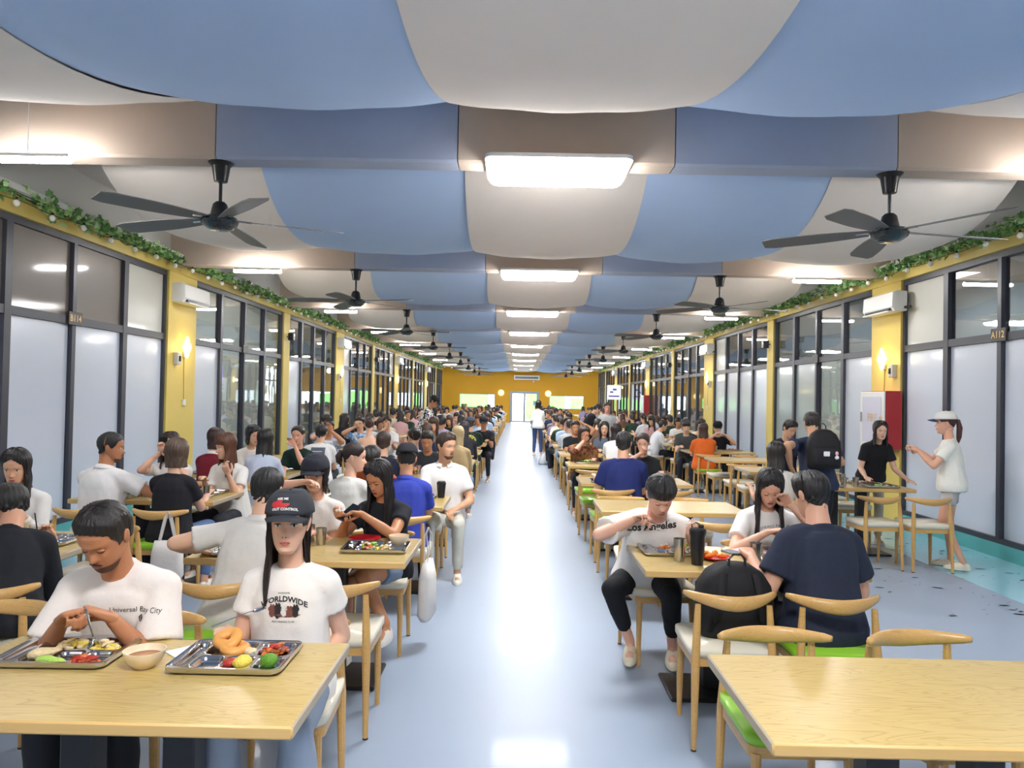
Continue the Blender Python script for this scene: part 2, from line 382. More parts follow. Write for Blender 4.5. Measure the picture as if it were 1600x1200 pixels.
# end wall
DX0, DX1, DZ = -.52, 1.38, 2.08
mb = MB(); WA = (-3.87, -1.52, .95, 1.86); WB = (2.05, 4.35, .93, 1.84)
def wallrect(a, b, c, d): mb.box(a, b, YE, YE + .2, c, d, M_orange)
wallrect(XL - .14, XR + .14, DZ, 4.15)
for (a, b, z0, z1), (l, r) in ((WA, (XL - .14, DX0)), (WB, (DX1, XR + .14))):
    wallrect(l, a, 0, DZ); wallrect(b, r, 0, DZ); wallrect(a, b, 0, z0); wallrect(a, b, z1, DZ)
we = O('wall_end', mb, kind='structure')
O('wall_back', MB().box(XL - .14, XR + .14, YB - .2, YB, 0, 4.15, M_offw), kind='structure')
for n_, (a, b, z0, z1) in zip(('window_31', 'window_32'), (WA, WB)):
    t = .05; g = mat('grey_aluminium', (150, 160, 164), .4, .3)
    r = O(n_, MB().box(a, b, YE + .02, YE + .1, z0, z0 + t, g).box(a, b, YE + .02, YE + .1, z1 - t, z1, g).box(a, a + t, YE + .02, YE + .1, z0 + t, z1 - t, g).box(b - t, b, YE + .02, YE + .1, z0 + t, z1 - t, g), kind='structure')
    O('pane', MB().box(a + t, b - t, YE + .05, YE + .06, z0 + t, z1 - t, M_glass), r)
g = MATS['grey_aluminium']; mx = (DX0 + DX1) / 2
r = O('door_1', MB().box(DX0, DX0 + .09, YE - .03, YE + .12, 0, DZ, g).box(DX1 - .09, DX1, YE - .03, YE + .12, 0, DZ, g).box(DX0 + .09, DX1 - .09, YE - .03, YE + .12, DZ - .09, DZ, g), kind='structure')
for a, b in ((DX0 + .09, mx), (mx, DX1 - .09)):
    lf = O('door_leaf', MB().box(a, a + .07, YE + .02, YE + .07, .02, DZ - .09, g).box(b - .07, b, YE + .02, YE + .07, .02, DZ - .09, g).box(a + .07, b - .07, YE + .02, YE + .07, .02, .12, g).box(a + .07, b - .07, YE + .02, YE + .07, DZ - .17, DZ - .09, g), r)
    O('pane', MB().box(a + .07, b - .07, YE + .04, YE + .05, .12, DZ - .17, M_glass), lf)
    hx = b - .1 if b == mx else a + .1
    O('door_handle', MB().tube([(hx, YE - .03, .8), (hx, YE - .03, 1.25)], .015, M_steel, round_ends=True).box(hx - .01, hx + .01, YE - .03, YE + .03, .85, .87, M_steel).box(hx - .01, hx + .01, YE - .03, YE + .03, 1.18, 1.2, M_steel), lf)
O('notice_sheet', MB().box(1.0, 1.18, YE + .015, YE + .02, 1.15, 1.45, mat('notice_paper', (150, 190, 200), .6)), r)
# outdoors beyond the end wall
O('courtyard_ground', MB().box(-20, 22, YE + .2, 75, -.15, -.02, mat('pale_paving', (214, 214, 208), .8, var=.05)), label='pale paved courtyard outside the far glass door', cat='pavement')
hm = mat('green_hoarding', (120, 200, 96), .7, var=.1, vscale=.5)
for i, (x0, x1) in enumerate(((-6, -2.2), (.6, 2.0), (2.0, 3.6), (4.0, 5.2))):
    O('green_hoarding', MB().box(x0, x1 - .03, 57 + .3 * i, 57.1 + .3 * i, 0, (2.3, 2.4, 1.9, 1.7)[i], hm), label=['bright green hoarding outside the left end window', 'tall green hoarding panel behind the right door leaf', 'low green hoarding panel outside the right end window', 'green hoarding panel furthest right outside the right end window'][i], cat='fence')

# ceiling: roof slab, fabric beams, hanging cloth
ce = O('ceiling', MB().box(XL - .14, XR + .14, YB, YE, 4.1, 4.25, M_grey), kind='structure')
M_cb = mat('beige_cloth', (248, 236, 226), .9, var=.03, vscale=3, bump=.15, bscale=9, spec=.15)
M_cbl = mat('blue_cloth', (184, 206, 240), .9, var=.03, vscale=3, bump=.15, bscale=9, spec=.15)
M_tan = mat('tan_beam_cloth', (200, 182, 166), .9, var=.05, vscale=4, bump=.3, bscale=7, spec=.15)
M_bbl = mat('blue_beam_cloth', (176, 184, 204), .9, var=.05, vscale=4, bump=.3, bscale=7, spec=.15)
BX = [XL, -2.37, -.50, 1.17, 2.87, XR]
BM = [M_tan, M_bbl, M_tan, M_bbl, M_tan]
for y in BEAMS:
    for i in range(5):
        mb = MB(); n = max(3, int((BX[i + 1] - BX[i]) / .12)); X = np.linspace(BX[i] + .004, BX[i + 1] - .004, n)
        R = []
        for x in X:
            w = .004 * math.sin(x * 23 + y) + .003 * math.sin(x * 51)
            R.append([(x, y - .12 - w, 4.1), (x, y - .12 - w * 1.5, 3.75), (x, y - .12 - w, 3.47), (x, y - .10, 3.45 + w * .3), (x, y + .10, 3.45 + w * .3), (x, y + .12, 3.47), (x, y + .12, 4.1)])
        mb.rings(R, BM[i], cap=True); o = O('beam_cover', mb, ce)
CX = [-3.6, -2.2, -.47, 1.07, 2.62, 4.2]
CMt = [M_cb, M_cbl, M_cb, M_cbl, M_cb]
yb = [YB] + BEAMS + [YE]
for j in range(len(yb) - 1):
    y0, y1 = yb[j] + .12, yb[j + 1] - .12
    if y1 - y0 < 1: continue
    full = (y1 - y0) / 4.73
    for i in range(5):
        nu, nv = 22, 16; V = []
        sagr = RND.uniform(-.02, .02); br = .085 + RND.uniform(-.02, .02)
        for u in np.linspace(-1, 1, nu + 1):
            for v in np.linspace(-1, 1, nv + 1):
                sx = 1 + .11 * (1 - u * u)
                a = .3 + (CX[i] - .3) * sx; b = .3 + (CX[i + 1] - .3) * sx
                x = (a + b) / 2 + v * (b - a) / 2
                edge = br * (1 - v * v)
                if i in (0, 4):
                    vv = (v if i == 4 else -v); edge = br * (1 - ((vv - .1) / 1.1) ** 2) - .10 * max(0, vv) ** 2
                z = 3.355 + sagr + .595 * u * u * full - edge * (1 - .5 * u * u)
                z = min(z, 4.07)
                if full < .9 and u > .0 and y1 > 49: z = min(z, 3.5)
                z += .004 * math.sin(v * 9 + u * 5 + i)
                V.append((x, (y0 + y1) / 2 + u * (y1 - y0) / 2, z))
        V = np.array(V); Fq = []; st = nv + 1
        for p in range(nu):
            for q in range(nv): Fq.append((p * st + q, (p + 1) * st + q, (p + 1) * st + q + 1, p * st + q + 1))
        V2 = V + [0, 0, .006]; k = len(V)
        F2 = [tuple(k + a for a in reversed(f)) for f in Fq]
        rim = [p * st for p in range(nu + 1)], [p * st + nv for p in range(nu + 1)]
        F3 = [(r_[t_], r_[t_ + 1], k + r_[t_ + 1], k + r_[t_]) for r_ in rim for t_ in range(nu)]
        m = MB().add(np.concatenate([V, V2]), Fq + F2 + F3, CMt[i]); O('cloth_panel', m.mesh('cloth_panel', 60), ce)

# ------------------------------------------------------------------ lamps, fans, wall fittings
def rrect(w, h, r, n=5):
    P = []
    for cx, cy, a0 in ((w / 2 - r, h / 2 - r, 0), (-w / 2 + r, h / 2 - r, 90), (-w / 2 + r, -h / 2 + r, 180), (w / 2 - r, -h / 2 + r, 270)):
        for k in range(n + 1):
            a = math.radians(a0 + 90 * k / n); P.append((cx + r * math.cos(a), cy + r * math.sin(a)))
    return P
def plate(mb, P, z0, z1, m, inset=0):
    P = np.array(P); c = P.mean(0)
    lay = [(z0, 1 - inset), (z0 + (z1 - z0) * .4, 1), (z1, 1)]
    return mb.rings([[(c[0] + (x - c[0]) * s, c[1] + (y - c[1]) * s, z) for x, y in P] for z, s in lay], m)
def lamp():
    e = E('ceiling_light')
    O('lamp_body', plate(MB(), rrect(1.10, .66, .07), -.03, 0, M_white), e)
    O('diffuser', plate(MB(), rrect(1.06, .62, .06), -.075, -.03, M_lamp, .04), e)
    return e
L0 = lamp()
for k, y in enumerate(BEAMS):
    lab = 'rounded white panel light under the %s fabric beam from the front' % ORD[k - 2] if k >= 2 else 'rounded white panel light behind the camera'
    if k == 1: lab = 'rounded white panel light on the beam above the camera'
    if k == 0: lab = 'rounded white panel light nearest the back wall'
    o = L0 if k == 0 else copy_tree(L0)
    o.location = (.27, y - .05, 3.45); tag(o, lab, 'ceiling light', 'panel lights down the centre of the ceiling')
def tube_lamp():
    e = E('tube_lamp')
    O('housing', MB().box(-.32, .32, -.03, .03, 0, .03, M_white, .006), e)
    O('tube', MB().tube([(-.31, 0, -.012), (.31, 0, -.012)], .028, M_tube, n=10, round_ends=True), e)
    O('hanger_wire', MB().tube([(.0, 0, .03), (0, 0, .70)], .003, M_white, n=5), e)
    return e
T0 = tube_lamp(); first = True
for k, y in enumerate(BEAMS):
    for x, sd in ((-3.68, 'left'), (4.13, 'right')):
        o = T0 if first else copy_tree(T0); first = False
        o.location = (x, y - .34, 3.36)
        nm = ORD[k - 2] + ' tube lamp from the front' if k >= 2 else ['tube lamp by the back wall', 'tube lamp above the camera'][k]
        tag(o, 'slim white %s over the %s tables' % (nm, sd), 'tube lamp', 'tube lamps over the %s tables' % sd)
        pass
def fan():
    e = E('ceiling_fan')
    tealm = mat('fan_enamel', (26, 40, 48), .18, .2, coat=.6)
    O('canopy', MB().lathe([(.02, -.155), (.05, -.15), (.07, -.03), (.1, 0)], M_blackp, 20), e)
    O('rod', MB().tube([(0, 0, -.15), (0, 0, -.32)], .013, M_blackp), e)
    O('motor_cover', MB().lathe([(.075, -.42), (.055, -.33), (.035, -.31), (.013, -.305)], M_blackp, 20), e)
    O('motor', MB().lathe([(.02, -.535), (.08, -.53), (.135, -.49), (.145, -.465), (.13, -.435), (.075, -.415)], tealm, 28), e)
    bm = mat('fan_blade', (104, 102, 102), .5)
    for k in range(5):
        V = []; n = 10
        for i in range(n + 1):
            t = i / n; r = .13 + .82 * t; w = .05 + .045 * math.sin(min(1, t * 1.6) * math.pi / 2) - .03 * max(0, t - .9) * 8
            tl = math.radians(11)
            for v in (-1, 1):
                V.append((r, v * w * math.cos(tl), -.455 + v * w * math.sin(tl) - .02 * t)); V.append((r, v * w * math.cos(tl), -.449 + v * w * math.sin(tl) - .02 * t))
        Fc = []
        for i in range(n):
            a = i * 4; b = a + 4; Fc += [(a, b, b + 2, a + 2), (a + 1, a + 3, b + 3, b + 1), (a, a + 1, b + 1, b), (a + 2, b + 2, b + 3, a + 3)]
        Fc += [(0, 2, 3, 1), (n * 4, n * 4 + 1, n * 4 + 3, n * 4 + 2)]
        if k == 0:
            bl = MB().add(V, Fc, bm).tube([(.12, 0, -.45), (.24, 0, -.455)], .02, M_steel, n=6, flat=.4).mesh('blade', 50)
        O('blade', bl, e, rot=(0, 0, math.radians(72 * k)))
    return e
F0 = fan(); first = True
for k, y in enumerate(BEAMS[1:]):
    for x, sd in ((-2.37, 'left'), (2.87, 'right')):
        o = F0 if first else copy_tree(F0); first = False
        o.location = (x, y, 3.45); o.rotation_euler = (0, 0, {(1, 'left'): .33, (1, 'right'): .12}.get((k, sd), RND.random() * 1.2))
        tag(o, ('black five-bladed ceiling fan, %s from the front on the %s side' % (ORD[k - 1], sd)) if k else 'black ceiling fan above and behind the camera, %s side' % sd, 'ceiling fan', 'ceiling fans on the %s side' % sd)
# air conditioners, sconces, pillar fittings
def ac():
    e = E('air_conditioner')
    P = [(0, 0), (0, .27), (.13, .28), (.19, .25), (.20, .06), (.16, .0)]
    R = [[(p, y, z) for p, z in P] for y in (-.44, -.43, .43, .44)]
    R[0] = [(p * .9, y, .01 + z * .93) for p, y, z in R[0]]; R[3] = [(p * .9, y, .01 + z * .93) for p, y, z in R[3]]
    O('housing', MB().rings(R, M_white), e)
    O('air_outlet', MB().box(.15, .205, -.36, .36, .012, .04, M_blackp), e)
    O('louvre', MB().box(.16, .23, -.37, .37, -.012, .002, M_white), e)
    O('bracket', MB().box(0, .04, .44, .56, .03, .06, M_blackp), e)
    return e
A0 = ac(); first = True
WP = {1: [(LB[i][1] + LB[i + 1][0]) / 2 for i in (2, 4, 6, 8)], -1: [(RB[i][1] + RB[i + 1][0]) / 2 for i in (2, 4, 6, 8)]}
NP = {1: [(LB[i][1] + LB[i + 1][0]) / 2 for i in (3, 5, 7)], -1: [(RB[i][1] + RB[i + 1][0]) / 2 for i in (3, 5, 7)]}
M_wire = mat('brown_wire', (150, 110, 40), .6)
def sconce():
    e = E('wall_sconce')
    O('mount', MB().box(0, .035, -.035, .035, -.15, -.06, M_offw, .005), e)
    d = lambda s, x: [(x, 0, s), (x, s * .72, 0), (x, 0, -s), (x, -s * .72, 0)]
    O('diamond_shade', MB().rings([d(.14, .03), d(.16, .04), d(.16, .065), d(.13, .08)], M_warm).mesh('diamond_shade', 20), e)
    O('ring', MB().rings([d(.10, .081), d(.10, .09), d(.075, .09), d(.075, .081)], mat('sconce_trim', (240, 214, 150), .5), cap=False), e)
    return e
S0 = sconce(); S0f = True
for sgn, x, sd in ((1, XL + .03, 'left'), (-1, XR - .03, 'right')):
    for k, y in enumerate(WP[sgn]):
        rz = 0 if sgn > 0 else math.pi; nth = ORD[k]
        o = A0 if first else copy_tree(A0); first = False
        o.location = (x, y + (.05 if sgn > 0 else -.15), 2.93); o.rotation_euler = (0, 0, rz)
        tag(o, 'white split air conditioner above the %s wide yellow pillar on the %s wall' % (nth, sd), 'air conditioner', 'air conditioners on the %s wall' % sd)
        o = S0 if S0f else copy_tree(S0); S0f = False
        o.location = (x, y + (.05 if sgn > 0 else .0), 2.3); o.rotation_euler = (0, 0, rz)
        tag(o, 'glowing diamond wall sconce on the %s wide yellow pillar of the %s wall' % (nth, sd), 'wall lamp', 'diamond sconces on the %s wall' % sd)
        pl = bpy.data.lights.new('sconce_glow', 'POINT'); pl.energy = 2.2; pl.color = (1, .78, .3); pl.shadow_soft_size = .07
        po = bpy.data.objects.new('sconce_glow', pl); po.location = (x + sgn * .16, o.location.y, 2.3); col.objects.link(po)
        if k < 2:
            yy = o.location.y
            so = E('wall_socket', (x, yy + .02, 1.48), rz, 'small white socket with a thin wire below the %s diamond sconce on the %s wall' % (nth, sd), 'socket')
            O('cover', MB().box(0, .03, -.04, .04, -.045, .045, M_white, .006), so); O('wire', MB().tube([(.01, 0, .04), (.008, -sgn * .02, .7)], .004, M_wire, n=5), so)
            jb = E('junction_box', (x, yy - sgn * .0 - .28, 2.12), rz, 'grey junction box with a lever beside the %s diamond sconce, %s wall' % (nth, sd), 'switch box')
            O('box', MB().box(0, .07, -.055, .055, -.09, .09, M_grey, .008), jb); O('lever', MB().box(.07, .09, -.02, .02, -.04, .04, M_blackp, .004), jb)
    for k, y in enumerate(NP[sgn]):
        e = E('wall_speaker', (x, y, 2.86), 0 if sgn > 0 else math.pi, 'small black speaker on the %s narrow yellow pillar of the %s wall' % (ORD[k], sd), 'speaker')
        O('body', MB().box(.04, .16, -.06, .06, -.08, .08, M_blackp, .012), e); O('bracket', MB().tube([(0, 0, 0), (.06, 0, 0)], .012, M_blackp), e)
# ------------------------------------------------------------------ text helpers
def text_geo(s, size, bold=0, extr=0):
    cu = bpy.data.curves.new('txt', 'FONT'); cu.body = s; cu.size = size; cu.align_x = 'CENTER'; cu.align_y = 'CENTER'; cu.offset = bold; cu.resolution_u = 2; cu.extrude = extr
    ob = bpy.data.objects.new('txt', cu); col.objects.link(ob)
    dg = bpy.context.evaluated_depsgraph_get(); me = ob.evaluated_get(dg).to_mesh()
    V = np.array([v.co[:] for v in me.vertices]); Fc = [tuple(p.vertices) for p in me.polygons]
    ob.evaluated_get(dg).to_mesh_clear(); bpy.data.objects.remove(ob); bpy.data.curves.remove(cu)
    return V, Fc
def flat_text(s, size, m, o, ax, ay, bold=0):
    V, Fc = text_geo(s, size, bold); ax = np.array(ax); ay = np.array(ay)
    return MB().add(np.array(o) + V[:, :1] * ax + V[:, 1:2] * ay, Fc, m).mesh('lettering', recalc=False)
M_gold = mat('gold_lettering', (214, 180, 120), .4, .3)
for txt, x, y, sgn, ln in (('B114', XL, 8.47, 1, 'left'), ('A112', XR, 8.33, -1, 'right')):
    e = E('room_sign', (x + sgn * .01, y, ZT + .02), 0, 'small dark plate lettered %s on the %s window transom' % (txt, ln), 'sign')
    O('plate', MB().box(-.008, .012, -.13, .13, -.075, .075, mat('dark_brown_plate', (48, 42, 40), .4), .004), e)
    O('lettering', flat_text(txt, .105, M_gold, (sgn * .0125, 0, 0), (0, 1 * sgn, 0), (0, 0, 1), .002), e)
for BL, sgn, x, ln in ((LB, 1, XL, 'left'), (RB, -1, XR, 'right')):
    for i in (3, 4, 5):
        y = (BL[i][0] + BL[i][1]) / 2
        O('room_sign', MB().box(x - .02, x + .02, y - .12, y + .12, ZT - .05, ZT + .09, mat('dark_brown_plate', (48, 42, 40))), label='small dark room plate on the %s glazed bay of the %s wall' % (ORD[i - 2], ln), cat='sign')
# fire cabinet
M_red = mat('fire_red', (176, 38, 44), .45, var=.05)
def fire_cab(y, lab, txt=True):
    e = E('fire_cabinet', (XR - .03, y, 1.04), 0, lab, 'fire cabinet')
    O('cabinet_body', MB().box(-.21, 0, -.37, .37, 0, .8, M_red), e)
    d = O('cabinet_door', MB().box(-.235, -.212, -.36, .36, .01, .79, M_white, .006), e)
    O('door_panel', MB().box(-.240, -.236, -.28, .28, .08, .72, mat('pale_lilac_panel', (208, 208, 226), .3), .001), e)
    O('handle', MB().box(-.25, -.237, .3, .32, .36, .5, M_steel), e)
    if txt:
        O('lettering', flat_text('FIRE', .15, mat('faded_gold', (206, 180, 150), .5), (-.242, -.02, .42), (0, -1, 0), (0, 0, 1), .004), e)
        st = [(-.242, -.27 + .06 * (1 if k % 2 == 0 else .45) * math.sin(k * math.pi / 5), .42 + .06 * (1 if k % 2 == 0 else .45) * math.cos(k * math.pi / 5)) for k in range(10)]
        O('star', MB().add(st, [tuple(range(10))], mat('faded_gold', (206, 180, 150))), e)
    return e
fire_cab(10.74, 'red and white fire cabinet lettered FIRE on the front right pillar')
fire_cab(30.6, 'distant red fire cabinet far down the right wall', False)
# end wall fittings
e = E('air_conditioner', (.55, YE - .02, 2.82), -math.pi / 2, 'long white air conditioner above the far glass door', 'air conditioner')
O('housing', MB().box(0, .2, -.85, .85, 0, .3, M_white, .02), e); O('air_outlet', MB().box(.2, .205, -.76, .76, .07, .2, M_blackp), e); O('louvre', MB().box(.2, .22, -.78, .78, .11, .13, M_white), e)
e = E('security_camera', (1.0, YE - .02, 2.72), 0, 'tiny white security camera under the far air conditioner', 'camera')
O('body', MB().ell((0, -.08, -.02), (.05, .05, .05), M_white), e); O('mount', MB().box(-.03, .03, -.06, 0, 0, .06, M_white), e)
for x, sd in ((-1.12, 'left'), (1.98, 'right')):
    e = E('round_wall_lamp', (x, YE, 1.95), 0, 'round glowing wall lamp %s of the far glass door' % sd, 'wall lamp')
    O('shade', MB().ell((0, -.06, 0), (.2, .06, .2), emis('warm_sconce2', (1, .85, .4), .9), 20, 10), e); O('mount', MB().box(-.08, .08, -.03, 0, -.08, .08, M_offw), e)
# screens / signs
e = E('hanging_sign', (4.75, 37.5, 2.0), 0, 'white square sign with purple lettering by the far right windows', 'sign')
O('sign_panel', MB().box(-.34, .34, -.02, .02, -.36, .36, emis('sign_glow', (.86, .86, 1), .5)), e)
O('logo', MB().box(-.06, .12, -.024, -.02, .1, .18, mat('violet_ink', (90, 70, 180), .5)).box(-.2, -.04, -.024, -.02, -.02, .05, MATS['violet_ink']).box(-.26, .26, -.024, -.02, -.22, -.16, MATS['violet_ink']), e); O('hook', MB().tube([(0, 0, .36), (0, 0, 1.4)], .006, M_black, n=5), e)
e = E('shop_sign', (XL - .30, 13.35, 1.98), 0, 'white and violet lit sign inside the left shop window', 'sign')
O('sign_panel', MB().box(-.02, .0, -.24, .24, -.13, .13, emis('sign_violet', (.62, .58, 1), .5)), e); O('logo', MB().box(.0, .004, -.12, .1, -.02, .06, mat('dark_violet', (60, 40, 120), .5)), e)
# shop shelves with goods behind left bay 3
pk = [(206, 60, 60), (230, 190, 60), (60, 130, 90), (80, 110, 190), (220, 220, 210), (190, 90, 150)]
for si, yy in enumerate((12.6, 14.0)):
    sh = E('shop_shelf', (XL - 1.6, yy, 0), 0, 'white shop shelf unit behind the left window, %s' % ('nearer' if si == 0 else 'further'), 'shelf')
    for y in (-.6, .6): O('side_panel', MB().box(-.2, .2, y - .02, y + .02, 0, 1.8, M_offw), sh)
    for z in (.1, .55, 1.0, 1.45): O('shelf_board', MB().box(-.2, .2, -.58, .58, z - .015, z, M_offw), sh)
    for zi, z in enumerate((.1, .55, 1.0, 1.45)):
        for q in range(5):
            c = pk[(q * 2 + zi + si) % 6]; hgt = .2 + .12 * RND.random()
            O('goods_box', MB().box(-.1, .14, -.08, .08, 0, hgt, mat('pack_%d_%d_%d' % c, c, .5), .008), None, (XL - 1.6, yy - .44 + q * .22, z + .0), label='%s packet, %s from the left on the %s board of the %s shop shelf' % (['red', 'yellow', 'green', 'blue', 'white', 'pink'][pk.index(c)], ORD[q], ORD[zi], ('nearer', 'further')[si]), cat='packet', group='packets on the shop shelves')
# garlands
def leaf_mesh():
    P = [(0, 0), (.35, -.12), (.55, .1), (.42, .35), (.6, .62), (.3, .68), (0, 1.05), (-.3, .68), (-.6, .62), (-.42, .35), (-.55, .1), (-.35, -.12)]
    V = [(x * .05, y * .05, -.012 * abs(x) * 1.5 - .008 * y * y) for x, y in P] + [(0, .0225, .004)]
    return V, [(i, (i + 1) % 12, 12) for i in range(12)]
LV, LF_ = leaf_mesh(); LV = np.array(LV)
LM = [MB().add(LV, LF_, m).mesh('leaf', 180, False) for m in (M_leaf1, M_leaf2)]
for sgn, x, sd in ((1, XL + .13, 'left'), (-1, XR - .13, 'right')):
    g = E('ivy_garland', (x + sgn * .04, 5, 3.50), 0, 'artificial ivy garland running along the top of the %s wall' % sd, 'garland')
    ys = np.arange(3, 48, .25)
    O('stem', MB().tube([(.03 * math.sin(y * 2.3), y - 5, .03 + .03 * math.sin(y * 3.1)) for y in ys], .006, M_vine, n=5).tube([(.03 * math.sin(y * 1.7 + 2), y - 5, .045 + .035 * math.sin(y * 2.2 + 1)) for y in ys], .005, M_vine, n=5), g)
    big = MB(); k1 = 0
    N_ = 5200
    for i in range(N_):
        y = 4.0 + 44 * (i / N_) ** 1.15 + NR.rand() * .02
        if math.sin(y * 3.3) + math.sin(y * 1.3 + 1) < -1.35 and NR.rand() < .7: continue
        p = (NR.randn() * .038 + sgn * .02, y - 5, .02 + NR.randn() * .036)
        rot = Euler((NR.randn() * .9 + .6, NR.randn() * .8, NR.rand() * 6.28)); s = .7 + .65 * NR.rand()
        if y > 5 and k1 < 240:
            o = O('leaf', LM[int(NR.rand() < .45)], g, p, rot); o.scale = (s, s, s); k1 += 1
        else:
            Rm = np.array(rot.to_matrix()); s2 = s * (1 + .015 * y)
            big.add((LV * s2) @ Rm.T + p, LF_, (M_leaf1, M_leaf2)[int(NR.rand() < .5)])
    O('foliage', big.mesh('foliage', 180, False), g, kind='stuff')
    sl = E('string_lights', (x + sgn * .12, 5, 3.46), 0, 'string of round white bulbs hanging below the ivy on the %s wall' % sd, 'string lights')
    cab = [(.01 * math.sin(y * 5), y - 5, -.02 - .03 * abs(math.sin(y * math.pi / .9))) for y in np.arange(4, 40, .15)]
    O('cable', MB().tube(cab, .004, M_black, n=4), sl)
    bm_ = MB().ell((0, 0, -.035), (.03, .03, .033), mat('bulb_white', (244, 242, 232), .3)).lathe([(.012, -.005), (.014, .01), (.006, .022)], M_blackp, 8).mesh('bulb', 40)
    for i in range(62):
        y = 4.3 + i * .55; O('bulb', bm_, sl, (sgn * .015, y - 5, -.02 - .03 * abs(math.sin(y * math.pi / .9))))
# ------------------------------------------------------------------ tables and chairs
def table():
    e = E('dining_table')
    w, d = 1.2, .7; mb = MB().box(-w / 2, w / 2, -d / 2, d / 2, .712, .75, M_wood, .006)
    # bands: assign front/back faces and end faces
    mb.mats = [M_wood, M_edge, M_end]; V = mb.arr(); I = []
    for f in mb.F:
        P = V[list(f)]; n = np.cross(P[1] - P[0], P[2] - P[1]); n = np.abs(n) / (np.linalg.norm(n) + 1e-12)
        I.append(0 if n[2] > .8 else 1 if n[1] > .6 else 2 if n[0] > .6 else 0)
    mb.I = I
    O('tabletop', mb.mesh('tabletop', 40), e)
    for x in (-.16, .16): O('leg', MB().box(x - .05, x + .05, -.05, .05, .02, .70, M_black, .006), e)
    O('mounting_plate', MB().box(-.34, .34, -.22, .22, .70, .712, M_black), e)
    O('base', MB().box(-.42, .42, -.2, .2, 0, .022, M_black, .008), e)
    return e
def chair(seatm):
    e = E('dining_chair'); hw = .225
    # local: back towards -Y, sitter faces +Y
    P = rrect(.41, .42, .06)
    O('seat', plate(MB(), P, .425, .475, seatm, .05).mesh('seat', 180), e)
    O('seat_frame', plate(MB(), rrect(.385, .39, .04), .385, .425, M_chair), e)
    for s in (-1, 1):
        O('leg', MB().tube([(s * .17, .19, .0), (s * .17, .185, .2), (s * .165, .18, .40)], [.0125, .017, .02], M_chair, n=10), e)
        O('leg', MB().tube([(s * .19, -.225, 0), (s * .183, -.21, .40), (s * .175, -.195, .58), (s * .17, -.19, .68)], [.0125, .021, .018, .014], M_chair, n=10), e)
    R = []; N = 20
    for i in range(N + 1):
        u = -1 + 2 * i / N; x = .222 * u; y = -.235 + .12 * abs(u) ** 2.0; z = .70 + .018 * abs(u) ** 2 - .006 * (1 - abs(u))
        h = .017 + .019 * (1 - u * u) ** 1.3; th = .016 + .004 * (1 - abs(u))
        if i in (0, N): h *= .7; th *= .7
        d = np.array([.222, .24 * u, 0]); d /= np.linalg.norm(d); nrm = np.array([-d[1], d[0], 0])
        t = np.arange(10) * 2 * math.pi / 10
        R.append(np.array([x, y, z]) + np.outer(np.cos(t) * th, nrm) + np.outer(np.sin(t) * h, [0, 0, 1]))
    O('back_rail', MB().rings(R, M_chair).mesh('back_rail', 180), e)
    for s in (-1, 1): O('foot_cap', MB().lathe([(.0135, 0), (.0135, .008)], M_black, 8, (s * .19, -.225, 0)), e)
    return e
CH = {'cream': chair(M_cream), 'green': chair(M_green)}
def simple(e, name):
    """one joined mesh for far copies"""
    mb = MB()
    for k in [k for k in bpy.data.objects if k.parent == e]:
        V = np.array([v.co[:] for v in k.data.vertices])
        for p in k.data.polygons: pass
        base = len(V); mb.V.append(V); me = k.data
        for p in me.polygons:
            mb.F.append(tuple(i + mb.n for i in p.vertices)); mb.I.append(mb.mi(me.materials[p.material_index]))
        mb.n += base
    return mb.mesh(name, 40, False)
TB = table()
FAR = {k: simple(v, 'dining_chair') for k, v in CH.items()}; FARK = {}
KIDS.clear()
USED = set()
def put(key, proto, name, loc, rz, label, cat, group, far=None):
    if far is not None: o = O(name, far, None, loc, rz)
    elif key not in USED: o = proto; USED.add(key); o.location = loc; o.rotation_euler = (0, 0, rz)
    else: o = copy_tree(proto, loc, rz)
    tag(o, label, cat, group); return o
CN = {'L1': 'left aisle column', 'L2': 'left window column', 'R1': 'right aisle column', 'R2': 'right window column'}
CXC = {'L1': -1.19, 'L2': -3.07, 'R1': 1.29, 'R2': 3.65}
ROWS = {'L1': [2.05, 4.08, 6.15, 8.15, 10.15], 'L2': [4.08, 6.17, 8.15, 10.15], 'R1': [2.02, 4.02, 6.12, 8.1, 10.15], 'R2': [8.13, 9.85, 11.55, 13.5]}
for k in ROWS:
    while ROWS[k][-1] < 41: ROWS[k].append(ROWS[k][-1] + 2.04)
for k, ys in ROWS.items():
    for r, y in enumerate(ys):
        x = CXC[k]
        if k == 'R2' and r < 3: x = 3.62 if r else 3.68
        if k == 'R1' and r == 0: x = 1.29
        put('t', TB, 'dining_table', (x, y + .35, 0), 0, 'pale oak veneer dining table, %s from the front in the %s' % (ORD[r], CN[k]), 'table', 'oak tables of the ' + CN[k])
def seat_xy(k, r, side, s):
    """side n(near)/f(far), s a(aisle)/b -> hip x,y"""
    y = ROWS[k][r] + (-.19 if side == 'n' else .89)
    xc = CXC[k]; inner = 1 if k[0] == 'L' else -1
    return xc + inner * (.3 if s == 'a' else -.3), y
def put_chair(k, r, side, s, c='cream', dx=0, dy=0, da=0, note=None):
    x, y = seat_xy(k, r, side, s); x += dx; y += dy
    rz = (0 if side == 'n' else math.pi) + da
    lab = '%s-seated wooden dining chair, %s side of %s table, %s, %s seat' % (c, 'near' if side == 'n' else 'far', ORD[r], CN[k], ('aisle' if s == 'a' else 'inner') if k[1] == '1' else ('inner' if s == 'a' else 'window'))
    if note: lab = note
    put('c' + c, CH[c], 'dining_chair', (x, y, 0), rz, lab, 'chair', 'wooden dining chairs', FAR[c] if y > 17 else None)
CCOL = {}
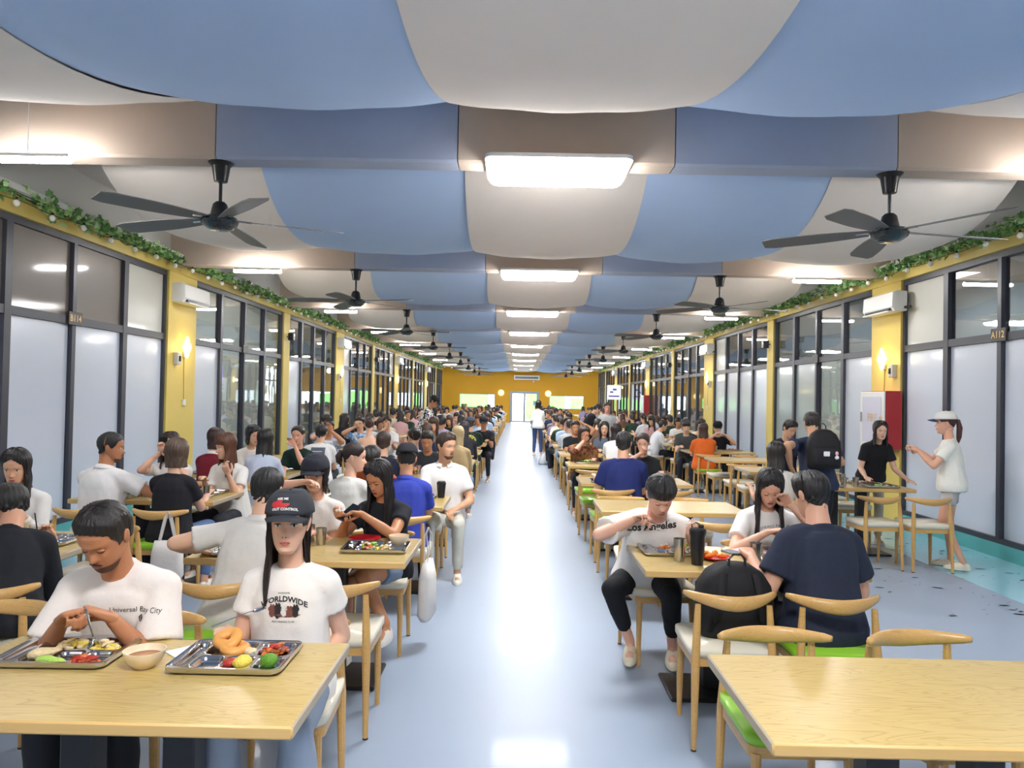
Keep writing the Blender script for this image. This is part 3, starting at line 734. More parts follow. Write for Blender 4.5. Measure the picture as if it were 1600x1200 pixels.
def cc(k, r, side, s):
    g = {('R1', 0, 'f', 'a'): 'green', ('R1', 0, 'f', 'b'): 'green', ('R1', 1, 'n', 'b'): 'green', ('R1', 3, 'n', 'a'): 'green', ('R1', 3, 'f', 'a'): 'green', ('R1', 4, 'n', 'a'): 'green', ('R1', 2, 'f', 'a'): 'green',
         ('L1', 1, 'n', 'b'): 'green', ('L2', 1, 'n', 'a'): 'green', ('R2', 3, 'n', 'a'): 'green', ('L1', 3, 'f', 'a'): 'green', ('L1', 4, 'n', 'a'): 'green'}
    if r < 5: return g.get((k, r, side, s), 'cream')
    return 'green' if RND.random() < .25 else 'cream'
skipc = {('L1', 0, 'n', 'a'), ('L1', 0, 'n', 'b'), ('R1', 0, 'n', 'a'), ('R1', 0, 'n', 'b')}
for k, ys in ROWS.items():
    for r, y in enumerate(ys):
        for side in 'nf':
            for s in 'ab':
                if (k, r, side, s) in skipc: continue
                if y > 24 and side == 'f' and (s == 'b' or k[1] == '2'): continue
                if y > 30 and k[1] == '2': continue
                dx, dy, da = RND.uniform(-.02, .02), RND.uniform(-.03, .03), RND.uniform(-.06, .06)
                q = {('R1', 0, 'f', 'a'): (.05, .0, .0), ('R1', 0, 'f', 'b'): (.04, .0, .14), ('L1', 1, 'n', 'a'): (-.0, -.02, 0), ('R1', 1, 'n', 'a'): (.06, 0, 0), ('R1', 1, 'n', 'b'): (-.05, -.02, 0), ('R1', 1, 'f', 'a'): (-.06, .03, .1),
                     ('L1', 1, 'n', 'b'): (.03, -.05, .03), ('R2', 0, 'n', 'b'): (.18, -.2, -.05), ('R2', 0, 'n', 'a'): (.3, -.15, 0.06), ('L1', 0, 'f', 'a'): (.0, .03, .05)}.get((k, r, side, s))
                if q: dx, dy, da = q
                put_chair(k, r, side, s, cc(k, r, side, s), dx, dy, da)
put('ccream', CH['cream'], 'dining_chair', (-2.14, 3.06, 0), math.pi - .1, 'wooden dining chair whose back rail end shows left of the dark-haired man', 'chair', 'wooden dining chairs')

# ------------------------------------------------------------------ hands
def rotm(ax, a): return np.array(Matrix.Rotation(a, 3, ax))
def hand_geo(kind, vox):
    """right hand; wrist at origin, fingers along -Y, palm faces -Z, thumb towards +X... (person's right hand, palm down: thumb points to their left = +X)"""
    mb = MB()
    n = 12; t = np.arange(n) * 2 * math.pi / n
    def rr(y, w, th, z=0, x=0): return np.stack([x + np.cos(t) * w * (1 + .12 * np.abs(np.sin(2 * t))), np.full(n, y), z + np.sin(t) * th * (1 + .12 * np.abs(np.sin(2 * t)))], 1)
    mb.rings([rr(.02, .023, .018), rr(0, .024, .018), rr(-.025, .032, .017), rr(-.06, .039, .014), rr(-.082, .038, .011), rr(-.09, .034, .007)])
    L = [.078, .086, .08, .062]; X = [.029, .010, -.010, -.028]; R_ = [.0088, .009, .0086, .0076]
    curl = {'relax': (18, 28, 18), 'flat': (3, 6, 4), 'grip': (52, 66, 42), 'hold': (34, 44, 28), 'pinch': (46, 50, 25)}[kind]
    for i in range(4):
        a = 0; p = np.array([X[i], -.080 + abs(i - 1.2) * .004, .001]); pts = [p + [0, .02, 0], p]; sp = (i - 1.5) * -.05
        cs = curl if not (kind == 'pinch' and i > 1) else (62, 70, 45)
        for j, (fr, c) in enumerate(zip((.44, .32, .24), cs)):
            a += math.radians(c + i * 2); d = np.array([sp * -1, -math.cos(a), -math.sin(a)]); p = p + d / np.linalg.norm(d) * L[i] * fr; pts.append(p)
        r = R_[i]; mb.tube(pts, [r * 1.1, r * 1.08, r * .98, r * .9, r * .75], n=8, round_ends=True)
    th = {'relax': [(.022, -.012, -.004), (.045, -.035, -.014), (.052, -.062, -.022), (.050, -.084, -.028)],
          'flat': [(.022, -.012, -.002), (.048, -.034, -.006), (.060, -.060, -.008), (.066, -.083, -.009)],
          'grip': [(.022, -.012, -.006), (.040, -.035, -.024), (.030, -.062, -.040), (.012, -.078, -.046)],
          'hold': [(.022, -.012, -.006), (.046, -.032, -.024), (.046, -.058, -.042), (.040, -.080, -.054)],
          'pinch': [(.022, -.012, -.006), (.042, -.034, -.026), (.038, -.062, -.044), (.030, -.088, -.052)]}[kind]
    mb.tube(th, [.014, .0125, .0105, .0085], n=8, round_ends=True)
    V, Q, N = remesh(mb, vox, 2); return V, Q
HANDS = {}
def hand(kind, near):
    k = (kind, near)
    if k not in HANDS: HANDS[k] = hand_geo(kind, .0045 if near == 2 else .0075 if near == 1 else .011)
    return HANDS[k]

# ------------------------------------------------------------------ head
HZ = np.array([-.120, -.114, -.100, -.080, -.058, -.030, 0, .030, .060, .085, .104, .115, .120])
HF = np.array([-.052, -.074, -.086, -.088, -.089, -.089, -.088, -.093, -.089, -.072, -.046, -.020, .004])
HB = np.array([-.030, -.018, .000, .024, .048, .072, .090, .097, .093, .076, .054, .034, .014])
HW = np.array([.012, .026, .040, .052, .060, .067, .072, .075, .072, .062, .046, .028, .004])
def head_prof(z):
    return np.interp(z, HZ, HF), np.interp(z, HZ, HB), np.interp(z, HZ, HW)
def head_pt(phi, z, off=0):
    f, b, w = head_prof(z); yc = (f + b) / 2; ry = (b - f) / 2
    s, c = np.sin(phi), np.cos(phi); e = .88
    x = np.sign(s) * np.abs(s) ** e * (w + off); y = yc - np.sign(c) * np.abs(c) ** e * (ry + off)
    return x, y
def head_geo(near, male, eyes, skinm, hairmt, beard=0):
    nz, nf = {2: (54, 60), 1: (30, 36), 0: (14, 18)}[near]
    u = np.linspace(0, 1, nz); zz = -.12 + .24 * (u - .06 * np.sin(2 * math.pi * u))
    ph = np.arange(nf) / nf * 2 * math.pi; ph = ph - .42 * np.sin(ph)      # denser at the front (phi 0)
    Z, P = np.meshgrid(zz, ph, indexing='ij'); X, Y = head_pt(P, Z)
    fr = np.cos(P) > 0
    g = lambda x0, z0, sx, sz: np.exp(-((X - x0) / sx) ** 2 - ((Z - z0) / sz) ** 2) * fr
    tt = np.clip((.018 - Z) / .050, 0, 1); nose = np.where((Z < .022) & (Z > -.052), np.clip(tt * 1.0, 0, 1), 0)
    tip = np.exp(-((Z + .030) / .011) ** 2)
    Y = Y - (.013 * nose * np.exp(-(X / (.0075 + .004 * tt)) ** 2) * (Z > -.040) + .011 * tip * np.exp(-(X / .011) ** 2) + .005 * (g(.013, -.034, .006, .008) + g(-.013, -.034, .006, .008))) * fr
    Y = Y + .009 * (g(.031, .002, .017, .012) + g(-.031, .002, .017, .012)) - .004 * g(0, .022, .045, .009) * (1.3 if male else .6)
    Y = Y - .006 * g(0, -.066, .024, .018) - .005 * g(0, -.104, .018, .012) - .003 * (g(.042, -.025, .016, .018) + g(-.042, -.025, .016, .018))
    Y = Y + .0035 * g(0, -.0665, .020, .0022) + .003 * g(0, -.084, .02, .006)
    wd = (1.03 if male else .99); X = X * wd
    V = np.stack([X, Y, Z], -1).reshape(-1, 3); mb = MB()
    i, j = np.meshgrid(np.arange(nz - 1), np.arange(nf), indexing='ij'); a = i * nf + j; b = i * nf + (j + 1) % nf
    Q = np.stack([a, b, b + nf, a + nf], -1).reshape(-1, 4).tolist()
    Q += [[k for k in range(nf)][::-1], [(nz - 1) * nf + k for k in range(nf)]]
    mb.add(V, Q, skinm)
    lip = mat('lips_%s' % ('m' if male else 'f'), (176, 108, 96) if male else (188, 92, 88), .4)
    dark = mat('eye_dark', (32, 24, 22), .25); wht = mat('eye_white', (226, 220, 214), .3)
    for s in (-1, 1):
        # ears
        if near: mb.ell((s * .0755 * wd, .012, -.006), (.008, .018, .030), skinm, 10, 8, rotm('Y', s * .22) @ rotm('X', -.15))
        ex, ey, ez = s * .0315, -.0775, .003
        if near and eyes == 'open':
            mb.ell((ex, ey, ez), (.0145, .0075, .0062), wht, 12, 8, rotm('Z', s * .22)); mb.ell((ex + .001, ey - .0046, ez), (.0055, .0036, .0056), dark, 10, 6)
        lz = ez + (.006 if eyes == 'open' else -.003)
        arc = lambda w, h, z0, dy=0: [(ex + s * w * t_, ey - .0075 + abs(t_ * 1.0 + .25) ** 2 * .006 + dy, z0 + h * (1 - t_ * t_)) for t_ in (-1, -.5, 0, .5, 1)]
        if near:
            mb.tube(arc(.0155, .0025 if eyes == 'open' else -.004, lz - .002 + .001), [.0008, .0016, .0019, .0017, .0008], dark, 5)
            if eyes != 'open': mb.ell((ex, ey + .0005, ez), (.0148, .0078, .0085), skinm, 12, 8, rotm('Z', s * .22))
            bw = .0034 if male else .0022
            bz = .0225
            pts = [(ex + s * x_ * 1.0, float(head_pt(math.asin(min(.98, abs(ex + s * x_) / .073)), bz)[1]) + y_, bz + z_) for x_, y_, z_ in ((-.016, -.0015, -.002), (-.006, -.001, .002), (.006, .000, .0045), (.017, .002, .0015))]
            mb.tube(pts, [bw * .8, bw, bw, bw * .4], hairmt, 6, flat=1, up=(0, 1, 0))
    if near:
        f = lambda x: -.0965 + abs(x) ** 2 * 9
        k = 1.0 if male else .95
        mb.tube([(x * k, f(x) + .0005, -.0625 - .0015 * (abs(x) / .02)) for x in (-.022, -.012, -.005, 0, .005, .012, .022)], [.0008, .0028, .0036, .003, .0036, .0028, .0008], lip, 8)
        mb.tube([(x * k, f(x) + .0005, -.0695 + .004 * (abs(x) / .022) ** 2) for x in (-.021, -.011, 0, .011, .021)], [.0008, .0038, .0048, .0038, .0008], lip, 8)
        mb.tube([(x * k, f(x) - .0022, -.0658) for x in (-.020, -.010, 0, .010, .020)], [.0006, .0010, .0012, .0010, .0006], dark, 5)
        for s in (-1, 1): mb.ell((s * .0065, -.1085, -.0405), (.0032, .0034, .002), dark, 6, 5)
        if beard:
            # moustache and jaw stubble as a thin shell
            st = mat('stubble', tuple(int(c) for c in (96, 66, 50)), .8)
            mb.tube([(x, f(x) - .001 + abs(x) * .05, -.0545 - abs(x) * .25) for x in (-.024, -.014, -.004, .004, .014, .024)], [.001, .0032, .0028, .0028, .0032, .001], hairmt, 6)
            for zr in (0,):
                R1 = []
                for zb in np.linspace(-.121, -.072 if beard > 1 else -.086, 7):
                    php = np.linspace(-1.5, 1.5, 25); xx, yy = head_pt(php, zb, .0028); yy = yy - .006 * np.exp(-(xx / .024) ** 2 - ((zb + .066) / .018) ** 2) - .005 * np.exp(-(xx / .018) ** 2 - ((zb + .104) / .012) ** 2); R1.append(np.stack([xx * wd, yy, np.full(25, zb)], 1))
                mb.rings(R1, st, cap=False, closed=False)
    return mb
def hair_geo(kind, near, hm_, Rh, seed=0, L=.35, tuck=0):
    """Rh: 3x3 head->body; long hair hangs along body -Z."""
    rs = np.random.RandomState(seed); nf = {2: 76, 1: 44, 0: 22}[near]; ph = np.arange(nf) / nf * 2 * math.pi
    dg = np.degrees(np.minimum(ph, 2 * math.pi - ph)); side = np.where(ph < math.pi, 1, -1)
    T = {'short': ([0, 30, 55, 66, 78, 100, 115, 180], [.070, .064, .050, .018, -.016, .022, -.04, -.085]),
         'fringe': ([0, 30, 50, 64, 78, 100, 115, 180], [.044, .040, .036, .012, -.010, .018, -.045, -.085]),
         'buzz': ([0, 30, 55, 66, 78, 100, 115, 180], [.074, .070, .054, .022, -.012, .024, -.03, -.072]),
         'crop': ([0, 30, 55, 66, 78, 100, 115, 180], [.078, .072, .056, .022, -.020, .026, -.03, -.075]),
         'tied': ([0, 25, 50, 66, 78, 100, 115, 180], [.080, .070, .045, .014, .020, .022, -.01, -.045]),
         'bob': ([0, 24, 50, 68, 76, 180], [.070, .060, .036, -.04, -.115, -.125]),
         'bang': ([0, 32, 54, 68, 76, 180], [.040, .038, .030, -.05, -L, -L]),
         'long': ([0, 22, 50, 68, 77, 180], [.084, .068, .038, -.05, -L, -L]),
         'bonnet': ([0, 30, 55, 70, 85, 180], [.062, .05, .02, -.07, -.16, -.2])}[kind]
    ze = np.interp(dg, *T)
    long_ = kind in ('bob', 'bang', 'long', 'bonnet')
    if tuck: ze = np.where((side == tuck) & (dg < 112) & (dg > 60), np.maximum(ze, .0), ze)
    ze = ze + (rs.rand(nf) - .5) * (.004 if kind in ('short', 'fringe') else .05 * min(1, L) if long_ and kind != 'bonnet' else .004) * (ze < .06)
    th0 = {'short': .013, 'fringe': .016, 'buzz': .007, 'crop': .014, 'tied': .009, 'bob': .016, 'bang': .016, 'long': .014, 'bonnet': .012}[kind]
    nr = {2: 24, 1: 15, 0: 9}[near]; down = Rh.T @ np.array([0, 0, -1.]); out = []; inn = []
    for i in range(nf):
        c = []; ci = []; zt = .120; z_end = ze[i]; zk = max(z_end, -.03); k1 = nr if z_end >= -.03 else int(nr * .55)
        th = th0 * (.9 + (.25 if long_ else .12) * math.sin(i * 2.3 + seed) * (kind != 'tied')) + (.006 if abs(dg[i] - 30) < 25 and kind in ('short', 'fringe') else 0)
        for r in range(k1):
            q = r / (k1 - 1); z = zt - (zt - zk) * (1 - math.cos(q * math.pi / 2)) if q < 1 else zk
            edge = min(1, (1 - q) * 2.4 + .12) if z_end >= -.03 else 1
            if r == 0: x, y = 0, .012
            else: x, y = head_pt(ph[i], z, th * edge + .003)
            lump = .0025 * math.sin(i * 1.9 + r * .35 + seed) * (kind not in ('tied', 'bonnet'))
            zo = z + th * max(0, z / .12) * edge * 1.0
            c.append((x * (1 + lump * 8), y + lump, zo)); xi, yi = (0, .012) if r == 0 else head_pt(ph[i], z, -.012); ci.append((xi, yi, z - .004))
        if k1 < nr:
            p = np.array(c[-1]); pi_ = np.array(ci[-1]); Ld = -.03 - z_end
            rad = np.array([p[0], p[1], 0]); rad /= np.linalg.norm(rad) + 1e-9
            for r in range(1, nr - k1 + 1):
                q = r / (nr - k1); fl = (.22 if dg[i] > 120 else .12 if dg[i] < 85 else .1) * Ld * q * (.5 if kind == 'bob' else 1)
                if dg[i] < 90: d2 = np.array([side[i] * .25, -.8, 0])
                elif dg[i] > 115: d2 = np.array([side[i] * .15, 1.0, 0])
                else: d2 = np.array([side[i] * .8, .4 * np.sign(dg[i] - 100), 0])
                fl_h = (Rh.T @ d2) * fl
                tp = (1 - .25 * q * q)
                w = np.array([.006 * math.sin(q * 5 + i * .9 + seed), .004 * math.sin(q * 7 + i * 1.3), 0]) * (kind != 'bonnet')
                c.append(tuple(p + down * Ld * q + fl_h + w - rad * .01 * q)); ci.append(tuple(pi_ + down * Ld * q * .98 + fl_h * .9 - rad * .0 + rad * .012 * q))
        out.append(c); inn.append(ci)
    O_ = np.array(out); I_ = np.array(inn); V = np.concatenate([O_.reshape(-1, 3), I_.reshape(-1, 3)]); k = nf * nr
    i, r = np.meshgrid(np.arange(nf), np.arange(nr - 1), indexing='ij'); a = i * nr + r; b = ((i + 1) % nf) * nr + r
    # break the sheet between face-side and side hair so it does not bridge across the face
    Q = np.stack([a, b, b + 1, a + 1], -1).reshape(-1, 4); Q2 = Q[:, ::-1] + k
    ee = np.arange(nf); e2 = (ee + 1) % nf; Q3 = np.stack([ee * nr + nr - 1, e2 * nr + nr - 1, k + e2 * nr + nr - 1, k + ee * nr + nr - 1], -1)
    mb = MB().add(V, np.concatenate([Q, Q2, Q3]).tolist(), hm_)
    return mb

# ------------------------------------------------------------------ people
def R3(yaw, pitch, roll):   # yaw + = towards person's left(+X), pitch + = looking down
    return np.array(Matrix.Rotation(yaw, 3, 'Z') @ Matrix.Rotation(pitch, 3, 'X') @ Matrix.Rotation(roll, 3, 'Y'))
def ik(S, T, l1, l2, pole):
    d = T - S; D = np.linalg.norm(d); D2 = min(D, (l1 + l2) * .995); d = d / D; T = S + d * D2
    a = (l1 * l1 - l2 * l2 + D2 * D2) / (2 * D2); h = math.sqrt(max(l1 * l1 - a * a, 1e-6))
    p = pole - d * np.dot(pole, d); p /= np.linalg.norm(p); return S + d * a + p * h, T
def wavy(V, N, amp, seed):
    r = np.random.RandomState(seed); d = np.zeros(len(V))
    for k in range(5):
        f = r.randn(3) * np.array([14, 14, 9]) * (1 + k * .5); w = V @ f + r.rand() * 6; w2 = V @ (r.randn(3) * 8) + 2
        d += np.sin(w + 1.5 * np.sin(w2)) / (1 + k * .6)
    return V + N * (d * amp / 2.2)[:, None]
FOLD = {}
def person(spec, near):
    """returns dict of meshes (body, shirt, bottoms, hair, ...) in the local frame; facing -Y"""
    g = spec.get; male = g('male', False); sc_ = g('size', 1.03 if male else .97); bw = g('build', 1.08 if male else .96)
    stand = g('stand', False); lean = math.radians(g('lean', 8)); side = math.radians(g('side', 0))
    sk = skin(g('skin', (214, 168, 140))); hm_ = hairm(g('hairc', (34, 28, 27))); vox = {2: .0115, 1: .0165, 0: .022}[near]
    hipz = .93 if stand else .525
    S_ = g('size', 1.0) * .93
    wz = (lambda p: np.array(p, float) / S_) if stand else (lambda p: np.array([p[0] / S_, p[1] / S_, .5 + (p[2] - .5) / S_]))
    up = np.array([0, 0, 1.]); Pv = np.array([0, 0, hipz])
    def spine(h):
        h1 = min(h, .56); p = Pv.copy(); n = 6
        for k in range(n):
            a = lean * (.55 + .9 * (k + .5) / n); p = p + np.array([math.sin(side), -math.sin(a), math.cos(a)]) * (h / n)
        return p, lean * (.55 + .9 * min(1, h / .5))
    if h0 := 0: pass
    def ringat(h, rx, ry, n=16, dy=0):
        if h <= 0: p = Pv + np.array([0, 0, h]); a = lean * .3
        else: p, a = spine(h)
        t = np.arange(n) * 2 * math.pi / n; c = np.cos(t); s_ = np.sin(t)
        e = .85; X = np.sign(c) * abs(c) ** e * rx; Y = np.sign(s_) * abs(s_) ** e * ry + dy
        return np.stack([p[0] + X, p[1] + Y * math.cos(a), p[2] + Y * math.sin(a)], 1)   # belly (-Y) tips down when leaning
    tw = math.radians(g('twist', 0))
    def torso(mb, dr=0, bottom=-.06, top=.50, neck=True, loose=0):
        prof = [(-.07, .165, .115), (0, .168, .120), (.10, .142, .108), (.20, .138, .102), (.30, .148, .108), (.38, .152, .106), (.43, .135, .092), (.465, .098, .076), (.495, .064, .064)]
        R = []; 
        for h, rx, ry in prof:
            if h < bottom or h > top: continue
            l = loose * max(0, min(1, (.38 - h) / .3)); R.append(ringat(h, rx * bw + dr + l, ry * bw + dr + l * .8))
        mb.rings(R); return R
    # joints
    nk, na = spine(.50)
    shw = .152 * bw; sh = {}
    ps, _ = spine(.435)
    ct, st_ = math.cos(tw), math.sin(tw)
    for k, s in (('L', 1), ('R', -1)): sh[k] = ps + np.array([s * shw * ct, -s * shw * -st_ * 1.0 if False else s * shw * st_, -.012 + s * -math.sin(side) * .1])
    l1, l2 = .285, .255; arms = {}
    hd = g('hands', {})
    for k, s in (('L', 1), ('R', -1)):
        d_ = hd.get(k, (s * .13, .40, .80 - .0, 'relax')); T = wz((d_[0], -d_[1], d_[2]))
        pole = np.array(d_[4] if len(d_) > 4 else (s * .18, .3, -1)); el, wr_ = ik(sh[k], T, l1, l2, pole); arms[k] = (sh[k], el, wr_, d_[3], d_[5] if len(d_) > 5 else None)
    # legs
    legs = {}
    lg = g('legs', {})
    for k, s in (('L', 1), ('R', -1)):
        hip = Pv + np.array([s * .088, 0, -.02])
        if stand: kn = np.array([s * .10, -.03, .50]); an = np.array([s * .11, .02, .09])
        else: kn = np.array([s * .13, -.43, .52]); an = np.array([s * .13, -.36, .09])
        if k in lg: kn, an = [wz(np.array(q, float) * [1, -1, 1]) for q in lg[k]]
        elif not stand: kn, an = wz(kn), wz(an)
        if stand and k not in lg: an[2] = .09
        legs[k] = (hip, kn, an)
    # head orientation
    Rh = R3(math.radians(g('hyaw', 0)), math.radians(g('hpitch', 8)) + lean * .5, math.radians(g('hroll', 0)))
    nd = np.array([math.sin(side) * .3, -math.sin(na * .7 + .12), math.cos(na * .7 + .12)]); hc = nk + nd * .125 + Rh @ np.array([0, -.012, .055]); hs = g('hs', 1.0)
    out = {}
    # body
    mb = MB(); torso(mb, -.006)
    mb.tube([nk - nd * .06, nk + nd * .02, nk + nd * .09, hc + Rh @ np.array([0, .03, -.035])], [.062 * bw, .054 * bw, .052 * bw, .054], n=14)
    for k in 'LR':
        a, e_, w_, hk, _ = arms[k]
        mid = ps * .5 + a * .5 + [0, 0, .012]; mb.tube([ps + [0, 0, .0], mid, a], [.055, .052 * bw, .048 * bw], n=10)
        m1 = a * .6 + e_ * .4; mb.tube([a, m1, e_], [.051 * bw, .047 * bw, .038 * bw], n=12, round_ends=True)
        fw = w_ + (w_ - e_) / np.linalg.norm(w_ - e_) * .012
        mb.tube([e_, e_ * .65 + w_ * .35, w_ * .85 + e_ * .15, fw], [.037 * bw, .039 * bw, .027 * bw, .0235], n=12, round_ends=True)
        hp, kn, an = legs[k]
        if near or stand:
            mb.tube([hp, hp * .5 + kn * .5, kn], [.078 * bw, .068 * bw, .052], n=12, round_ends=True)
            mb.tube([kn, kn * .65 + an * .35, an * .8 + kn * .2, an, an - [0, 0, .03]], [.052, .053, .036, .034, .034], n=12, round_ends=True)
            if g('shoes', 1): mb.tube([an - [0, -.01, .045], an - [0, .13, .055]], [.033, .03], n=10, round_ends=True)
    V, Q, N = remesh(mb, vox, 3); parts = [(V, Q)]
    for k, s in (('L', 1), ('R', -1)):
        a, e_, w_, hk, hr = arms[k]; hv, hq = hand(hk, near); hv = hv.copy() * (1.06 if male else .96)
        if k == 'L': hv[:, 0] *= -1; hq = hq[:, ::-1]
        d = (w_ - e_) / np.linalg.norm(w_ - e_)
        if hr is not None: d = np.array(hr[0], float); d /= np.linalg.norm(d); zz = np.array(hr[1], float)
        else:
            zz = np.array([0, 0, 1.]) if abs(d[2]) < .8 else np.array([0, -1. if d[2] > 0 else 1, .2])
            if abs(d[2]) < .8: d = d * [1, 1, .45]; d /= np.linalg.norm(d)
        x_ = np.cross(-d, zz); x_ = x_ / np.linalg.norm(x_); z_ = np.cross(x_, -d)
        Mh = np.stack([x_, -d, z_], 1); parts.append((hv @ Mh.T + w_, hq))
    Vs = []; Qs = []; n0 = 0
    for V_, Q_ in parts: Vs.append(V_); Qs.append(Q_ + n0); n0 += len(V_)
    hg = head_geo(near, male, g('eyes', 'down' if g('hpitch', 8) > 14 else 'open'), sk, hm_, g('beard', 0))
    HV = hg.arr() * hs @ Rh.T + hc
    out['body'] = quads_mesh('person', np.concatenate(Vs), np.concatenate(Qs), hg.mats, True, extra=(HV, hg.F, hg.I))
    # shirt
    sm = g('smat') or fabric(g('shirt', (230, 228, 224))); sl = g('sleeve', 'short')
    if sl != 'none':
        mb = MB(); torso(mb, .014, bottom=-.08, top=.47, loose=g('loose', .022))
        bk_ = lambda R_, a_: R_ + np.stack([0 * R_[:, 1], 0 * R_[:, 1], a_ * np.clip((R_[:, 1] - R_[:, 1].mean()) / .06, -.3, 1)], 1)
        mb.rings([ringat(.455, .125 * bw, .088), ringat(.48, .088, .076), bk_(ringat(.497, .077, .070), .012), bk_(ringat(.502, .072, .066), .016)])
        for k in 'LR':
            a, e_, w_, hk, _ = arms[k]; mid = ps * .5 + a * .5 + [0, 0, .018]
            mb.tube([ps, mid, a + [0, 0, .002]], [.07, .066 * bw, .062 * bw], n=12)
            if sl == 'short':
                f = g('slen', .62); q = a + (e_ - a) * f; d = (e_ - a) / np.linalg.norm(e_ - a); lo = g('sloose', .068)
                mb.tube([a - d * .01, a + d * .06, q, q + d * .001, q - d * .03], [.062 * bw, .062 * bw, lo * bw, (lo - .012) * bw, (lo - .017) * bw], n=14, round_ends=False)
                mb.ell(a, (.062 * bw,) * 3)
            else:
                d = (w_ - e_) / np.linalg.norm(w_ - e_); f_ = .97 if sl == 'long' else .5; q = e_ + (w_ - e_) * f_
                mb.tube([a, a * .5 + e_ * .5, e_], [.062 * bw, .056 * bw, .050 * bw], n=12, round_ends=True); mb.tube([e_, e_ * .5 + w_ * .5, q], [.050 * bw, .046 * bw, .036], n=12)
        V, Q, N = remesh(mb, vox * .97, 3)
        if near: V = wavy(V, N, .0052, g('seed', 1))
        out['shirt'] = quads_mesh('shirt', V, Q, [sm]); out['_bvh'] = (V, Q)
    else:
        mb = MB(); torso(mb, .006, bottom=-.08, top=.36); V, Q, N = remesh(mb, vox * 1.05, 2); out['shirt'] = quads_mesh('shirt', V, Q, [sm])
    # bottoms
    bt = g('bottom', 'trousers'); pm = fabric(g('pants', (46, 48, 56)))
    mb = MB(); mb.rings([ringat(-.075, .165 * bw, .118), ringat(-.03, .178 * bw, .130), ringat(.06, .168 * bw + .008, .126)])
    for k in 'LR':
        hp, kn, an = legs[k]; d = (kn - hp) / np.linalg.norm(kn - hp)
        if bt == 'shorts':
            q = hp + (kn - hp) * g('shlen', .55); mb.tube([hp, hp + d * .05, q, q + d * .001, q - d * .02], [.090 * bw, .089 * bw, .088 * bw, .078 * bw, .074 * bw], n=14, round_ends=False); mb.ell(hp, (.088 * bw,) * 3)
        else:
            mb.tube([hp, hp * .5 + kn * .5, kn], [.088 * bw, .078 * bw, .063], n=12, round_ends=True)
            e2 = an + (kn - an) * g('cuff', .06); mb.tube([kn, kn * .6 + an * .4, e2], [.063, .060 + g('wide', 0), .046 + g('wide', 0)], n=12)
    if near or stand or True:
        V, Q, N = remesh(mb, vox * 1.3, 3)
        if near: V = wavy(V, N, .005, g('seed', 1) + 9)
        out['bottoms'] = quads_mesh('trousers' if bt != 'shorts' else 'shorts', V, Q, [pm])
    # shoes
    if g('shoes', 1) and (near or stand):
        shm = mat('shoe_%d_%d_%d' % g('shoec', (225, 222, 214)), g('shoec', (225, 222, 214)), .6); mb = MB()
        out['_shoes'] = []
        for k in 'LR':
            an = legs[k][2]; z = (0 if stand else .5 - .5 / S_) + max(0, an[2] - (.09 if stand else .5 - .41 / S_)); mb = MB(); n = 14; t = np.arange(n) * 2 * math.pi / n; R = []
            for zz, f_ in ((0, .97), (.012, 1), (.03, .97), (.055, .8), (.075, .55)):
                sx = .046 * f_; y0 = -.055 if zz < .05 else -.03; ry = .135 * (1 if zz < .04 else .75 if zz < .06 else .45)
                R.append(np.stack([an[0] + np.cos(t) * sx, an[1] + y0 + (0 if zz < .06 else .02) + np.sin(t) * ry, np.full(n, z + zz)], 1))
            mb.rings(R, shm); out['_shoes'].append(mb.mesh('shoe', 60))
    # hair
    hk = g('hair', 'short')
    hmb = hair_geo(hk, near, hm_, Rh, g('seed', 1), g('hlen', .33), g('tuck', 0)) if hk != 'none' else MB()
    if hk == 'tied' and g('tail', None) is not None:
        tl = g('tail'); dn = Rh.T @ np.array([0, 0, -1.]); p0 = np.array([0, .098, .03 if tl > .05 else .045])
        if tl > .05:
            bk = np.array([0, 1., 0]); pts = [p0 - [0, .02, 0], p0 + bk * .02, p0 + bk * .035 + dn * tl * .3, p0 + bk * .03 + dn * tl * .7, p0 + bk * .02 + dn * tl]
            hmb.tube(pts, [.018, .024, .032, .028, .008], hm_, 10, round_ends=True)
        else: hmb.ell(p0 + [0, .012, .01], (.04, .036, .036), hm_, 12, 8)
    if hmb.n:
        hmb.V = [hmb.arr() * hs @ Rh.T + hc]; out['hair'] = hmb.mesh('hair', 180)
    if g('cap'):
        cm = fabric(g('cap')); nf = 40; ph = np.arange(nf) / nf * 2 * math.pi; mb = MB(); R = []
        for q in np.linspace(0.02, 1, 10):
            z = .126 - (.126 - .036) * (1 - math.cos(q * math.pi / 2)); x, y = head_pt(ph, min(z, .1195), .024); f_ = math.sin(q * math.pi / 2) ** .7
            if z > .06: x = x / (np.abs(x).max()) * .098 * math.sin(math.acos(min(1, (z - .036) / .102))) ** .8; y = .004 + (y - .004) / (np.abs(y - .004).max()) * .118 * math.sin(math.acos(min(1, (z - .036) / .102))) ** .8
            R.append(np.stack([x, y, np.full(nf, z + .010)], 1))
        x, y = head_pt(ph, .036, .012); R.append(np.stack([x, y, np.full(nf, .046)], 1)); mb.rings(R, cm)
        mb.ell((0, .004, .137), (.008, .008, .005), cm, 8, 5)
        cv = mb.arr() * hs @ Rh.T + hc; mb.V = [cv]; out['cap'] = mb.mesh('cap', 180)
        out['_cap'] = (cv, mb.F, Rh, hc)
        bm_ = MB(); A = np.linspace(-1, 1, 15); rows = []
        cb = -1 if g('capback') else 1
        for r_ in np.linspace(0, 1, 6):
            rows.append(np.array([(.088 * a * (1 - .18 * r_ * a * a), cb * (-.070 - .048 * math.sqrt(max(0, 1 - a * a)) * 1.0 - r_ * .068 * math.sqrt(max(0, 1 - (a * .9) ** 2))) + .004, (.050 - .020 * a * a - .012 * r_)) for a in A]))
